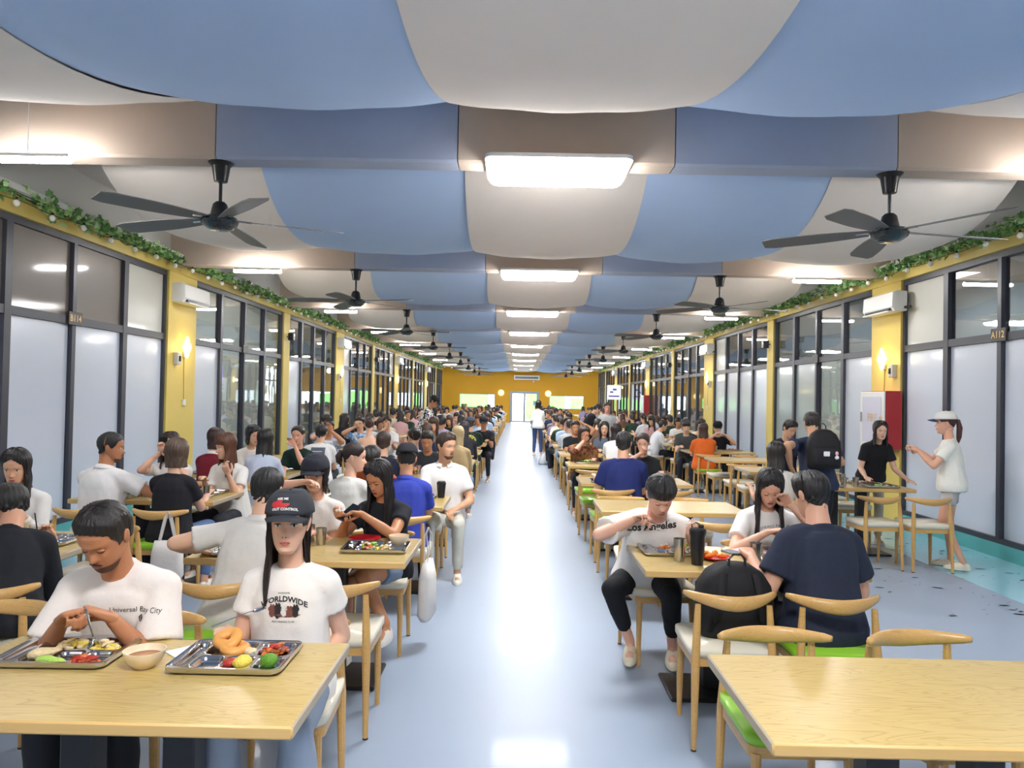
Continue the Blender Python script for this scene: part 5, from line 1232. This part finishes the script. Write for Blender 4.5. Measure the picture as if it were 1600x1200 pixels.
# ------------------------------------------------------------------ far diners
arche = []
poses = [dict(lean=8), dict(lean=18, hpitch=20), dict(lean=4, hyaw=35, hands=dict(R=(-.04, .22, 1.05, 'relax', (-.8, 0, -.8)))), dict(lean=12, hyaw=-30, hpitch=10)]
hk_ = [('short', 0), ('long', .3), ('tied', .2), ('bang', .26), ('fringe', 0), ('bob', .1)]
for i, (h, l) in enumerate(hk_):
    for j in (0, 1):
        p = dict(poses[(i + j * 2) % 4]); p.update(hair=h, hlen=l or .3, male=(h in ('short', 'fringe')), seed=i * 3 + j)
        if h == 'tied': p['tail'] = .2 * j
        arche.append((h, person(p, 0)))
SHC = [('white', (228, 228, 226)), ('black', (34, 35, 40)), ('grey', (140, 142, 148)), ('navy', (40, 48, 76)), ('pale blue', (168, 190, 216)), ('cream', (218, 208, 188)), ('brown', (110, 82, 64)), ('pink', (206, 164, 164)), ('dark green', (48, 70, 58)), ('lilac', (160, 150, 186)), ('white', (222, 224, 226)), ('black', (40, 38, 42))]
HC = [('black-haired', (28, 25, 27)), ('black-haired', (34, 28, 28)), ('brown-haired', (68, 46, 38)), ('dark-haired', (44, 34, 32))]
SK = [(214, 168, 140), (226, 184, 160), (190, 138, 104), (200, 150, 118)]
taken = set()
def far_person(k, r, side, s):
    x, y = seat_xy(k, r, side, s); h, m = arche[RND.randrange(len(arche))]; cn, c = RND.choice(SHC); hn, hc_ = RND.choice(HC); sk = skin(RND.choice(SK)); hmt = hairm(hc_)
    x += RND.uniform(-.06, .06); y += RND.uniform(-.05, .08); face = (0 if side == 'f' else 180) + RND.uniform(-22, 22)
    lab = '%s diner in %s top, %s side of %s table, %s, %s seat' % (hn, cn, 'far' if side == 'f' else 'near', ORD[r], CN[k], ('aisle' if s == 'a' else 'inner') if k[1] == '1' else ('inner' if s == 'a' else 'window'))
    e = E('person', (x, y, 0), math.radians(face), lab, 'person', 'diners at the far tables')
    z = RND.uniform(.90, .99); e.scale = (z, z, z); e.location.z = .5 * (1 - z)
    b = O('body', m['body'], e)
    for i, sl in enumerate(b.material_slots):
        if sl.material and sl.material.name.startswith('skin'): sl.link = 'OBJECT'; sl.material = sk
        elif sl.material and sl.material.name.startswith('hair'): sl.link = 'OBJECT'; sl.material = hmt
    o = O('shirt', m['shirt'], e); o.material_slots[0].link = 'OBJECT'; o.material_slots[0].material = fabric(c)
    o = O('hair', m['hair'], e); o.material_slots[0].link = 'OBJECT'; o.material_slots[0].material = hmt
    if y < 20: o = O('trousers', m['bottoms'], e)
EMPTY = {('R1', 2), ('R1', 0), ('R2', 1), ('R2', 2)}
for k, ys in ROWS.items():
    for r, y in enumerate(ys):
        if y < 11 or y > 40: continue
        for side in 'nf':
            for s in 'ab':
                x_, y_ = seat_xy(k, r, side, s)
                near_ = any((m_['e'].location.x - x_) ** 2 + (m_['e'].location.y - y_) ** 2 < .36 for m_ in NEARP.values())
                if near_: continue
                if k == 'R2' and r <= 3: continue
                pr = .82 if y < 26 else .6
                if y > 24 and side == 'f' and s == 'b' and k[1] == '2': pr = .2
                if RND.random() < pr: far_person(k, r, side, s)
# ------------------------------------------------------------------ things on the tables
TT = .75
def tray_mesh(w=.37, d=.29):
    comps = [(-.168, -.128, -.115, .115), (-.108, .035, .0, .122), (.055, .165, .0, .122), (-.108, -.03, -.122, -.02), (-.012, .07, -.122, -.02), (.088, .165, -.122, -.02)]
    nx, ny = 78, 62; X = np.linspace(-w / 2, w / 2, nx); Y = np.linspace(-d / 2, d / 2, ny); X, Y = np.meshgrid(X, Y, indexing='ij')
    def sd(x0, x1, y0, y1, r):
        qx = np.abs(X - (x0 + x1) / 2) - (x1 - x0) / 2 + r; qy = np.abs(Y - (y0 + y1) / 2) - (y1 - y0) / 2 + r
        return np.hypot(np.maximum(qx, 0), np.maximum(qy, 0)) + np.minimum(np.maximum(qx, qy), 0) - r
    dep = np.zeros_like(X)
    for c in comps:
        t = np.clip(-sd(*c, .022) / .014 + .3, 0, 1); dep = np.maximum(dep, t * t * (3 - 2 * t))
    o = sd(-w / 2, w / 2, -d / 2, d / 2, .03); Z = .021 - .017 * dep + .003 * np.clip(1 + o / .006, 0, 1)
    # round the outer corners by pulling vertices in
    V = np.stack([X, Y, Z], -1); out = o > 0; V[out, 0] *= 1 - (o[out] / .2); V[out, 1] *= 1 - (o[out] / .2)
    i, j = np.meshgrid(np.arange(nx - 1), np.arange(ny - 1), indexing='ij'); a = i * ny + j
    Q = np.stack([a, a + ny, a + ny + 1, a + 1], -1).reshape(-1, 4)
    rim = [(i_, 0) for i_ in range(nx)] + [(nx - 1, j_) for j_ in range(1, ny)] + [(i_, ny - 1) for i_ in range(nx - 2, -1, -1)] + [(0, j_) for j_ in range(ny - 2, 0, -1)]
    rv = np.array([V[a_] for a_ in rim]); n = len(rim); k = nx * ny; lo = rv.copy(); lo[:, 2] = .012; lo[:, :2] *= 1.008; lo2 = rv.copy(); lo2[:, 2] = .0; lo2[:, :2] *= .93
    Q2 = [(rim[t][0] * ny + rim[t][1], k + t, k + (t + 1) % n, rim[(t + 1) % n][0] * ny + rim[(t + 1) % n][1]) for t in range(n)]
    Q3 = [(k + t, k + n + t, k + n + (t + 1) % n, k + (t + 1) % n) for t in range(n)]
    mb = MB().add(np.concatenate([V.reshape(-1, 3), lo, lo2]), Q.tolist() + Q2 + Q3 + [tuple(range(k + n, k + 2 * n))[::-1]], M_steel)
    return mb.mesh('serving_tray', 70)
TRAY = tray_mesh()
TRAYF = plate(MB(), rrect(.37, .29, .03), 0, .02, M_steel, .06).mesh('serving_tray', 40)
TG = 'steel compartment trays'
def tray(x, y, rz, lab, me=None): return O('serving_tray', me or TRAY, None, (x, y, TT), rz, lab, 'tray', TG)
def lump(rgb, r, seed, name='food_piece', n=10, k=7, sq=(1, 1, .7), rough=.5):
    rs = np.random.RandomState(seed); mb = MB().ell((0, 0, 0), (r * sq[0], r * sq[1], r * sq[2]), mat('food_%d_%d_%d' % rgb, rgb, rough, var=.25, vscale=60, bump=.4, bscale=150), n, k)
    V = mb.arr(); N = V / (np.linalg.norm(V, axis=1)[:, None] + 1e-9); f = np.zeros(len(V))
    for _ in range(4): f += np.sin(V @ (rs.randn(3) * 1.6 / r) + rs.rand() * 6)
    mb.V = [V + N * (f * r * .09)[:, None]]; return mb.mesh(name, 180)
def mound(rgbs, w, d, h, n, seed, name='mound'):
    rs = np.random.RandomState(seed); mb = MB()
    for i in range(n):
        a = rs.rand() * 6.28; q = math.sqrt(rs.rand()); r = .007 + .006 * rs.rand(); c = rgbs[rs.randint(len(rgbs))]
        mb.ell((q * math.cos(a) * w / 2, q * math.sin(a) * d / 2, h * (1 - q * q) * rs.rand() + r * .6), (r * (1 + rs.rand()), r, r * .6), mat('food_%d_%d_%d' % c, c, .5, var=.25, vscale=60, bump=.4, bscale=150), 7, 5, rotm('Z', rs.rand() * 3) @ rotm('X', rs.randn() * .5))
    return mb.mesh(name, 180)
def food(me, x, y, z, lab, cat='food', rot=(0, 0, 0), kind=None, name='food_piece', group=None): return O(name, me, None, (x, y, TT + z), rot, lab, cat, group, kind)
OR_, RD, YL, GR, LGR, BRW, CRM = (216, 110, 44), (176, 50, 34), (238, 208, 84), (96, 150, 40), (176, 214, 96), (150, 84, 48), (230, 206, 160)
# front table: man's tray, woman's tray, soup bowl, napkin
tray(-1.50, 2.565, .02, 'large steel tray of mixed food in front of the dark-haired man')
food(lump(CRM, .05, 1, sq=(1, .45, .35)), -1.56, 2.52, .018, 'long pale flatbread roll on the front left steel tray', 'bread', (0, 0, .7), name='flatbread')
food(lump(LGR, .045, 2, sq=(1, .35, .3)), -1.50, 2.462, .014, 'light green vegetable slice on the dark-haired man\'s tray', 'vegetable', name='vegetable_slice')
food(mound([BRW, RD, OR_], .085, .06, .022, 40, 3), -1.40, 2.475, .004, 'heap of brown-red stewed meat on the man\'s tray', 'food', kind='stuff', name='stewed_meat')
food(mound([YL, CRM, YL], .08, .06, .03, 34, 4), -1.40, 2.60, .004, 'heap of yellow scrambled egg on the man\'s tray', 'food', kind='stuff', name='scrambled_egg')
food(mound([CRM, YL], .09, .07, .02, 34, 5), -1.53, 2.635, .004, 'heap of pale fried potato on the man\'s tray', 'food', kind='stuff', name='fried_potato')
tray(-.925, 2.545, .0, 'large steel tray with bagels in front of the woman in printed t-shirt')
tor = lambda: None
def bagel():
    mb = MB(); R = []; n = 26
    for i in range(n):
        a = i / n * 2 * math.pi; t = np.arange(12) / 12 * 2 * math.pi; rr = .030 + .002 * math.sin(a * 3); q = rr + np.cos(t) * .0215
        R.append(np.stack([q * math.cos(a), q * math.sin(a), np.sin(t) * .0155], 1))
    V = np.concatenate(R); Fc = [(i * 12 + j, ((i + 1) % n) * 12 + j, ((i + 1) % n) * 12 + (j + 1) % 12, i * 12 + (j + 1) % 12) for i in range(n) for j in range(12)]
    return mb.add(V, Fc, mat('bagel_crust', (226, 160, 84), .4, var=.18, vscale=25, bump=.1, bscale=60)).mesh('bagel', 180)
BG = bagel()
food(BG, -.955, 2.60, .024, 'lower of the two golden bagels on the woman\'s tray', 'bread', (.1, .12, 0), name='bagel', group='bagels')
food(BG, -.985, 2.62, .048, 'upper golden bagel leaning on the lower one', 'bread', (.35, -.3, .5), name='bagel', group='bagels')
food(mound([OR_, BRW, RD], .08, .08, .03, 44, 7), -.815, 2.605, .004, 'heap of orange-brown braised meat on the woman\'s tray', 'food', kind='stuff', name='braised_meat')
food(lump(YL, .034, 8, sq=(1, .7, .5)), -.885, 2.475, .018, 'yellow omelette piece on the woman\'s tray', 'food', (0, 0, .3), name='omelette')
food(lump(RD, .024, 9), -.925, 2.485, .014, 'red sauced chunk beside the omelette', 'food', name='meat_chunk')
food(lump(GR, .03, 10, sq=(1, .8, .9)), -.80, 2.485, .022, 'green broccoli floret at the near corner of the woman\'s tray', 'vegetable', name='broccoli_floret')
food(lump(CRM, .022, 11), -.895, 2.59, .014, 'pale potato chunk beside the bagels', 'vegetable', name='potato_chunk')
def bowl_mesh(r, h, m, name='soup_bowl'):
    return MB().lathe([(r * .45, 0), (r * .5, .004), (r * .8, h * .35), (r * .97, h * .8), (r, h), (r * .95, h), (r * .9, h * .78), (r * .72, h * .38), (r * .3, h * .16)], m, 32).mesh(name, 50)
M_bowl = mat('cream_melamine', (240, 222, 190), .28, coat=.3)
def bowl(x, y, lab, liq, r=.066, h=.056, z=0):
    o = O('soup_bowl', bowl_mesh(r, h, M_bowl), None, (x, y, TT + z), 0, lab, 'bowl')
    O('soup', MB().lathe([(r * .82, h * .58), (r * .84, h * .64)], mat('broth_%d' % liq[0], liq, .4), 24).mesh('soup', 180), o); return o
bowl(-1.20, 2.47, 'cream bowl of brown soup between the two front left trays', (190, 130, 84))
O('paper_napkin', MB().box(-.05, .05, -.09, .09, 0, .004, mat('napkin_white', (236, 238, 244), .8), .001).mesh('paper_napkin', 30), None, (-1.10, 2.64, TT), -.75, 'folded white napkin behind the soup bowl', 'napkin')
def fork(x, y, z, rot, lab):
    o = O('fork', MB().tube([(0, -.09, 0), (0, .03, .004), (0, .05, 0)], [.0045, .003, .005], M_steel, 8, flat=.5).tube([(-.008, .05, 0), (-.008, .09, .006)], .0014, M_steel, 5).tube([(0, .05, 0), (0, .09, .006)], .0014, M_steel, 5).tube([(.008, .05, 0), (.008, .09, .006)], .0014, M_steel, 5).box(-.0095, .0095, .045, .052, -.001, .001, M_steel), None, (x, y, z), rot, lab, 'fork'); return o
def spoon(x, y, z, rot, lab):
    return O('spoon', MB().tube([(0, -.10, 0), (0, .03, .004), (0, .05, .001)], [.005, .003, .004], M_steel, 8, flat=.4).ell((0, .07, 0), (.018, .026, .005), M_steel, 12, 6).mesh('spoon', 60), None, (x, y, z), rot, lab, 'spoon')
fork(-1.085, 2.56, TT + .026, (0, 0, .06), 'steel fork in the cutlery slot of the woman\'s tray')
spoon(-.99, 2.74, .84, (.25, .1, -1.0), 'steel spoon held over the bagel tray')
spoon(-1.44, 2.58, .83, (-1.0, 0, .2), 'steel spoon dipping into the man\'s tray')
# second left table
tray(-.81, 4.42, .03, 'steel tray with salad and bowl in front of the woman using her phone')
food(mound([LGR, CRM, OR_, GR], .10, .08, .035, 46, 21), -.85, 4.42, .004, 'heap of mixed salad on the second left table tray', 'food', kind='stuff', name='salad')
food(mound([YL, CRM], .08, .05, .025, 26, 22), -.755, 4.37, .004, 'heap of yellow rice on the second left table tray', 'food', kind='stuff', name='rice')
bowl(-.685, 4.46, 'cream bowl of orange stew on the second left table tray', (206, 112, 44), .06, .055, .022)
def dish(x, y, r, m, lab, name='plate'): return O(name, MB().lathe([(r * .5, 0), (r * .6, .002), (r, .018), (r * .99, .021), (r * .6, .006), (r * .1, .005)], m, 32).mesh(name, 60), None, (x, y, TT), 0, lab, 'plate')
M_redp = mat('red_melamine', (206, 34, 40), .25, coat=.4)
dish(-.93, 4.68, .10, M_redp, 'red plate behind the tray on the second left table')
def steel_cup(x, y, lab, r=.032, h=.10): return O('steel_cup', MB().lathe([(r * .82, 0), (r * .84, .003), (r, h), (r * .95, h), (r * .78, .01), (r * .1, .008)], M_steel2, 24).mesh('steel_cup', 40), None, (x, y, TT), 0, lab, 'cup', 'steel cups')
steel_cup(-1.16, 4.52, 'steel cup on the second left table behind printed t-shirt woman')
# phones
def phone(loc, rot, lab, scr, case=(24, 24, 28), parent=None):
    e = E('phone', loc, 0, lab, 'phone'); e.rotation_euler = rot
    O('case', MB().box(-.037, .037, -.075, .075, -.004, .004, mat('case_%d' % case[0], case, .4), .003), e)
    O('screen', MB().box(-.034, .034, -.071, .071, .004, .0052, scr), e)
    O('camera_bump', MB().box(.006, .03, .04, .066, -.0065, -.004, M_blackp, .001), e); return e
SC_OFF = mat('screen_dark', (20, 22, 26), .08, coat=.6); SC_ON = emis('screen_lilac', (.72, .68, 1), .5); SC_W = emis('screen_white', (.9, .92, 1), .45)
phone((-1.02, 4.64, .925), (.55, .25, -.5), 'dark phone held in both hands by the black t-shirt woman', SC_OFF, (60, 54, 62))
phone((-3.20, 6.82, 1.155), (1.45, 0, .1), 'black phone raised before a woman\'s face at the left windows', SC_OFF)
phone((-2.90, 4.36, .90), (.9, .2, -.3), 'phone with a lit lilac screen at the left picture edge', SC_ON)
phone((1.30, 4.52, TT + .005), (0, 0, .5), 'grey phone lying face down on the second right table', mat('phone_grey', (120, 122, 130), .4), (110, 112, 120))
phone((1.39, 4.57, TT + .005), (0, 0, .75), 'phone in a pale pink case beside the grey phone', mat('phone_pink', (226, 214, 220), .3), (226, 206, 214))
phone((1.27, 4.13, TT + .005), (0, 0, -1.0), 'phone with a white lit screen near the table edge by the backpack', SC_W)
# second right table
tray(.93, 4.52, .03, 'steel tray with food under the man in lettered t-shirt')
food(mound([OR_, CRM], .08, .06, .03, 26, 31), .90, 4.56, .004, 'heap of orange rice on the lettered t-shirt man\'s tray', 'food', kind='stuff', name='rice')
food(mound([GR, LGR, (220, 150, 150)], .09, .07, .03, 34, 32), 1.03, 4.58, .004, 'heap of greens and pink meat on the lettered t-shirt man\'s tray', 'food', kind='stuff', name='salad')
tray(1.60, 4.53, -.02, 'steel tray in front of the long-haired woman in white t-shirt')
food(mound([OR_, YL, GR], .12, .09, .03, 46, 33), 1.58, 4.55, .004, 'heap of mixed stir fry on the long-haired woman\'s tray', 'food', kind='stuff', name='stir_fry')
tray(1.58, 4.20, .02, 'steel tray in front of the man in dark navy t-shirt')
food(mound([LGR, CRM], .1, .06, .03, 30, 34), 1.53, 4.19, .004, 'heap of pale greens on the navy t-shirt man\'s tray', 'food', kind='stuff', name='greens')
steel_cup(.925, 4.28, 'tall steel cup left of the black shaker bottle', .034, .125); steel_cup(1.335, 4.22, 'steel cup beside the navy t-shirt man\'s hand', .036, .12)
e = E('shaker_bottle', (1.005, 4.19, TT), 0, 'black shaker bottle with flip lid on the second right table', 'bottle')
O('bottle_body', MB().lathe([(.028, 0), (.032, .003), (.042, .155), (.0435, .17)], M_blackp, 28), e)
O('lid', MB().lathe([(.046, .165), (.047, .19), (.040, .200), (.012, .205)], M_blackp, 28), e)
O('spout', MB().lathe([(.016, .20), (.015, .218), (.01, .22)], M_blackp, 14, (.018, 0, 0)), e)
O('carry_loop', MB().tube([(-.03, 0, .2), (-.034, 0, .222), (-.012, 0, .232), (.008, 0, .222)], .004, M_blackp, 8), e)
dish(1.14, 4.33, .088, M_redp, 'red plate of orange segments beside the shaker bottle')
def wedge():
    t = np.linspace(-1, 1, 9); R = []
    for a in t:
        w = .016 * math.sqrt(max(0.02, 1 - a * a)); R.append([(a * .032, -w, .0 + .01 * (1 - a * a)), (a * .032, 0, -.012 * (1 - a * a)), (a * .032, w, .01 * (1 - a * a)), (a * .032, 0, .022 * (1 - a * a) + .002)])
    return MB().rings(R, mat('orange_flesh', (244, 140, 40), .35, var=.2, vscale=80, coat=.3)).mesh('orange_segment', 180)
WG = wedge()
for i, (dx, dy, rz, lb) in enumerate(((-.035, -.02, .2, 'leftmost orange segment on the red plate'), (.03, -.02, -.5, 'rightmost orange segment on the red plate'), (0, .02, 1.2, 'middle orange segment on the red plate'), (-.04, .035, 2, 'orange segment at the back of the red plate'))):
    food(WG, 1.14 + dx, 4.33 + dy, .022 + .008 * (i == 2), lb, 'fruit', (.3, 0, rz), name='orange_segment', group='orange segments on the red plate')
food(lump(GR, .03, 40, sq=(1.2, .5, .4)), 1.10, 4.385, .02, 'strip of green garnish on the red plate', 'vegetable', name='green_garnish')
# backpack on the chair
M_bp = mat('black_nylon', (30, 30, 33), .7, var=.12, vscale=8, bump=.5, bscale=16, spec=.3)
def bag_ring(z, w, d, y=0, n=24, e=.6):
    t = np.arange(n) * 2 * math.pi / n; return np.stack([np.sign(np.cos(t)) * abs(np.cos(t)) ** e * w, y + np.sign(np.sin(t)) * abs(np.sin(t)) ** e * d, np.full(n, z)], 1)
def backpack(loc, rz, lab, s=1.0, extras=True):
    e = E('backpack', loc, rz, lab, 'bag'); e.scale = s if hasattr(s, '__len__') else (s, s, s)
    O('bag_body', MB().rings([bag_ring(0, .15, .09), bag_ring(.02, .165, .10), bag_ring(.18, .17, .105), bag_ring(.28, .155, .10), bag_ring(.35, .12, .085), bag_ring(.39, .07, .06), bag_ring(.40, .03, .03)], M_bp).mesh('bag_body', 180), e)
    O('front_pocket', MB().rings([bag_ring(.03, .12, .02, -.10), bag_ring(.05, .13, .035, -.10), bag_ring(.19, .125, .035, -.10), bag_ring(.22, .10, .02, -.095)], M_bp).mesh('front_pocket', 180), e)
    O('top_handle', MB().tube([(-.035, .05, .38), (-.035, .05, .43), (-.015, .05, .455), (.015, .05, .455), (.035, .05, .43), (.035, .05, .38)], .006, M_blackp, 8), e)
    O('zip', MB().tube([(-.155, -.06, .12), (-.15, -.06, .27), (-.11, -.055, .345), (0, -.05, .385), (.11, -.055, .345), (.15, -.06, .27), (.155, -.06, .12)], .004, M_blackp, 6), e)
    for sx in (-1, 1): O('shoulder_strap', MB().tube([(sx * .07, .09, .36), (sx * .085, .125, .26), (sx * .10, .12, .12), (sx * .12, .09, .04)], .02, M_bp, 8, flat=.4), e)
    if extras: O('strap_end', MB().tube([(-.16, -.03, .06), (-.19, -.05, .02), (-.20, -.06, -.06), (-.195, -.06, -.14)], .007, M_blackp, 6, flat=.4), e)
    return e
backpack((1.11, 3.86, .478), math.pi, 'black backpack standing on the chair beside the navy t-shirt man', (1.15, 1.1, .9))
bp = backpack((2.99, 7.42, 1.02), -.14, 'black backpack worn by the standing man in navy t-shirt', .95, False)
O('badge', MB().box(-.03, .03, -.15, -.138, .13, .18, M_white, .004), bp); O('charm', MB().ell((.10, -.13, .16), (.018, .012, .022), mat('pink_charm', (226, 170, 190), .4)).ell((.10, -.13, .12), (.022, .012, .02), M_white), bp)
# tote bags
M_tote = mat('tote_canvas', (222, 218, 214), .85, var=.05, bump=.3, bscale=30)
def tote(loc, rz, lab, h=.36, w=.15):
    e = E('tote_bag', loc, rz, lab, 'bag')
    O('bag_body', MB().rings([bag_ring(-h, w * .8, .03), bag_ring(-h + .04, w, .05), bag_ring(-.1, w * .95, .045), bag_ring(0, w * .8, .02)], M_tote).mesh('bag_body', 180), e)
    for y in (-.012, .012): O('handle', MB().tube([(-.06, y, -.01), (-.02, y * 1.5, .17), (.0, 0, .22), (.02, y * 1.5, .17), (.06, y, -.01)], .008, M_tote, 6, flat=.4), e)
    return e
tote((-.575, 5.02, .56), 1.45, 'white canvas tote hanging beside the woman using her phone', .38, .12)
tote((-2.62, 5.70, .52), .1, 'white tote hung by its straps on a chair, left window column', .30, .12)
e = E('carrier_bag', (.74, 18.9, 0), .2, 'white plastic carrier bag on the floor beside the aisle', 'bag')
O('bag_body', MB().rings([bag_ring(0, .2, .1), bag_ring(.05, .21, .12), bag_ring(.18, .17, .08), bag_ring(.27, .08, .04), bag_ring(.32, .04, .03)], mat('thin_plastic', (220, 224, 230), .3, coat=.2)).mesh('bag_body', 180), e)
e = E('takeaway_cup', (-.665, 6.72, TT), 0, 'black takeaway coffee cup at the aisle end of third left table', 'cup')
O('cup_body', MB().lathe([(.028, 0), (.030, .003), (.041, .125)], M_blackp, 24), e); O('lid', MB().lathe([(.0435, .123), (.0435, .132), (.037, .136), (.034, .146), (.01, .146)], M_blackp, 24), e)
e = E('iced_drink', (-2.72, 4.30, TT), 0, 'clear cup of iced cola with a straw on the left table', 'cup')
O('cup_body', MB().lathe([(.03, 0), (.031, .002), (.044, .12), (.043, .12), (.030, .004)], M_clear, 24, cap=False), e); O('drink', MB().lathe([(.029, .004), (.037, .07)], mat('cola', (50, 22, 16), .1, coat=.5), 24), e); O('straw', MB().tube([(.01, 0, .01), (-.02, 0, .19)], .0035, M_blackp, 8), e)
tray(-2.76, 4.43, .05, 'steel tray beside the iced drink on the left window table')
tray(-3.30, 4.45, .0, 'steel tray in front of the woman in white hooded jacket')
steel_cup(-2.60, 6.33, 'steel cup at the aisle end of the second left window-column table', .034, .11)
# fill remaining occupied seats with trays, meals and cups
MEALS = [mound([[LGR, CRM, GR], [OR_, BRW, YL], [YL, CRM, RD], [CRM, OR_, (220, 150, 150)]][i], .2, .13, .025, 30, 50 + i, 'meal') for i in range(4)]
CUPF = MB().lathe([(.027, 0), (.034, .10), (.030, .10), (.024, .01)], M_steel2, 14).mesh('steel_cup', 40)
done = [(-1.5, 2.56), (-.925, 2.54), (-.81, 4.42), (.93, 4.52), (1.6, 4.53), (1.58, 4.2), (-2.76, 4.43), (-3.3, 4.45)]
people = [o for o in bpy.data.objects if o.parent is None and o.get('category') == 'person']
for k, ys in ROWS.items():
    for r, y in enumerate(ys):
        if y > 21 or (k == 'R1' and r in (0, 2)): continue
        for side in 'nf':
            for s in 'ab':
                sx, sy = seat_xy(k, r, side, s); stand = (k == 'R2' and r == 0)
                if not stand and not any((o.location.x - sx) ** 2 + (o.location.y - sy) ** 2 < .12 for o in people): continue
                ty = y + (.18 if side == 'n' else .52); tx = sx
                if any(abs(tx - a) < .3 and abs(ty - b) < .25 for a, b in done): continue
                done.append((tx, ty)); wd_ = ('aisle' if s == 'a' else 'inner') if k[1] == '1' else ('inner' if s == 'a' else 'window')
                where = '%s side of %s table, %s, %s seat' % ('near' if side == 'n' else 'far', ORD[r], CN[k], wd_)
                rz = RND.uniform(-.05, .05)
                tray(tx, ty, rz, 'steel food tray, ' + where, TRAY if y < 10 else TRAYF)
                O('meal', MEALS[RND.randrange(4)], None, (tx + .02, ty, TT + (.006 if y < 10 else .018)), rz + RND.choice((0, math.pi)), 'helping of food on the tray, ' + where, 'food', 'helpings of food on trays', 'stuff')
                if RND.random() < .6 or stand:
                    cx = tx + (.235 if s == ('a' if k[0] == 'R' else 'b') else -.235) * (1 if k[0] == 'R' else 1)
                    if abs(cx - CXC[k]) < .56 and not any(abs(cx - a) < .21 and abs(ty - b) < .15 for a, b in done): O('steel_cup', CUPF, None, (cx, ty + .02, TT), 0, 'small steel cup, ' + where, 'cup', 'steel cups')
# phone-free extras: chopsticks held by the lettered t-shirt man
hw = NEARP['LAguy']; a_ = hw['_arms']['R'][2]; wp = hw['e'].matrix_basis @ Vector(a_)
O('chopsticks', MB().tube([(0, 0, 0), (.20, .0, -.07)], [.0035, .002], mat('chopstick_wood', (110, 70, 44), .5), 6).tube([(0, .008, .0), (.20, .012, -.07)], [.0035, .002], MATS['chopstick_wood'], 6), None, (wp.x + .0, wp.y - .08, wp.z + .02), (0, 0, .2), 'pair of chopsticks held by the lettered t-shirt man', 'chopsticks')
bpy.data.objects.remove(TMP)
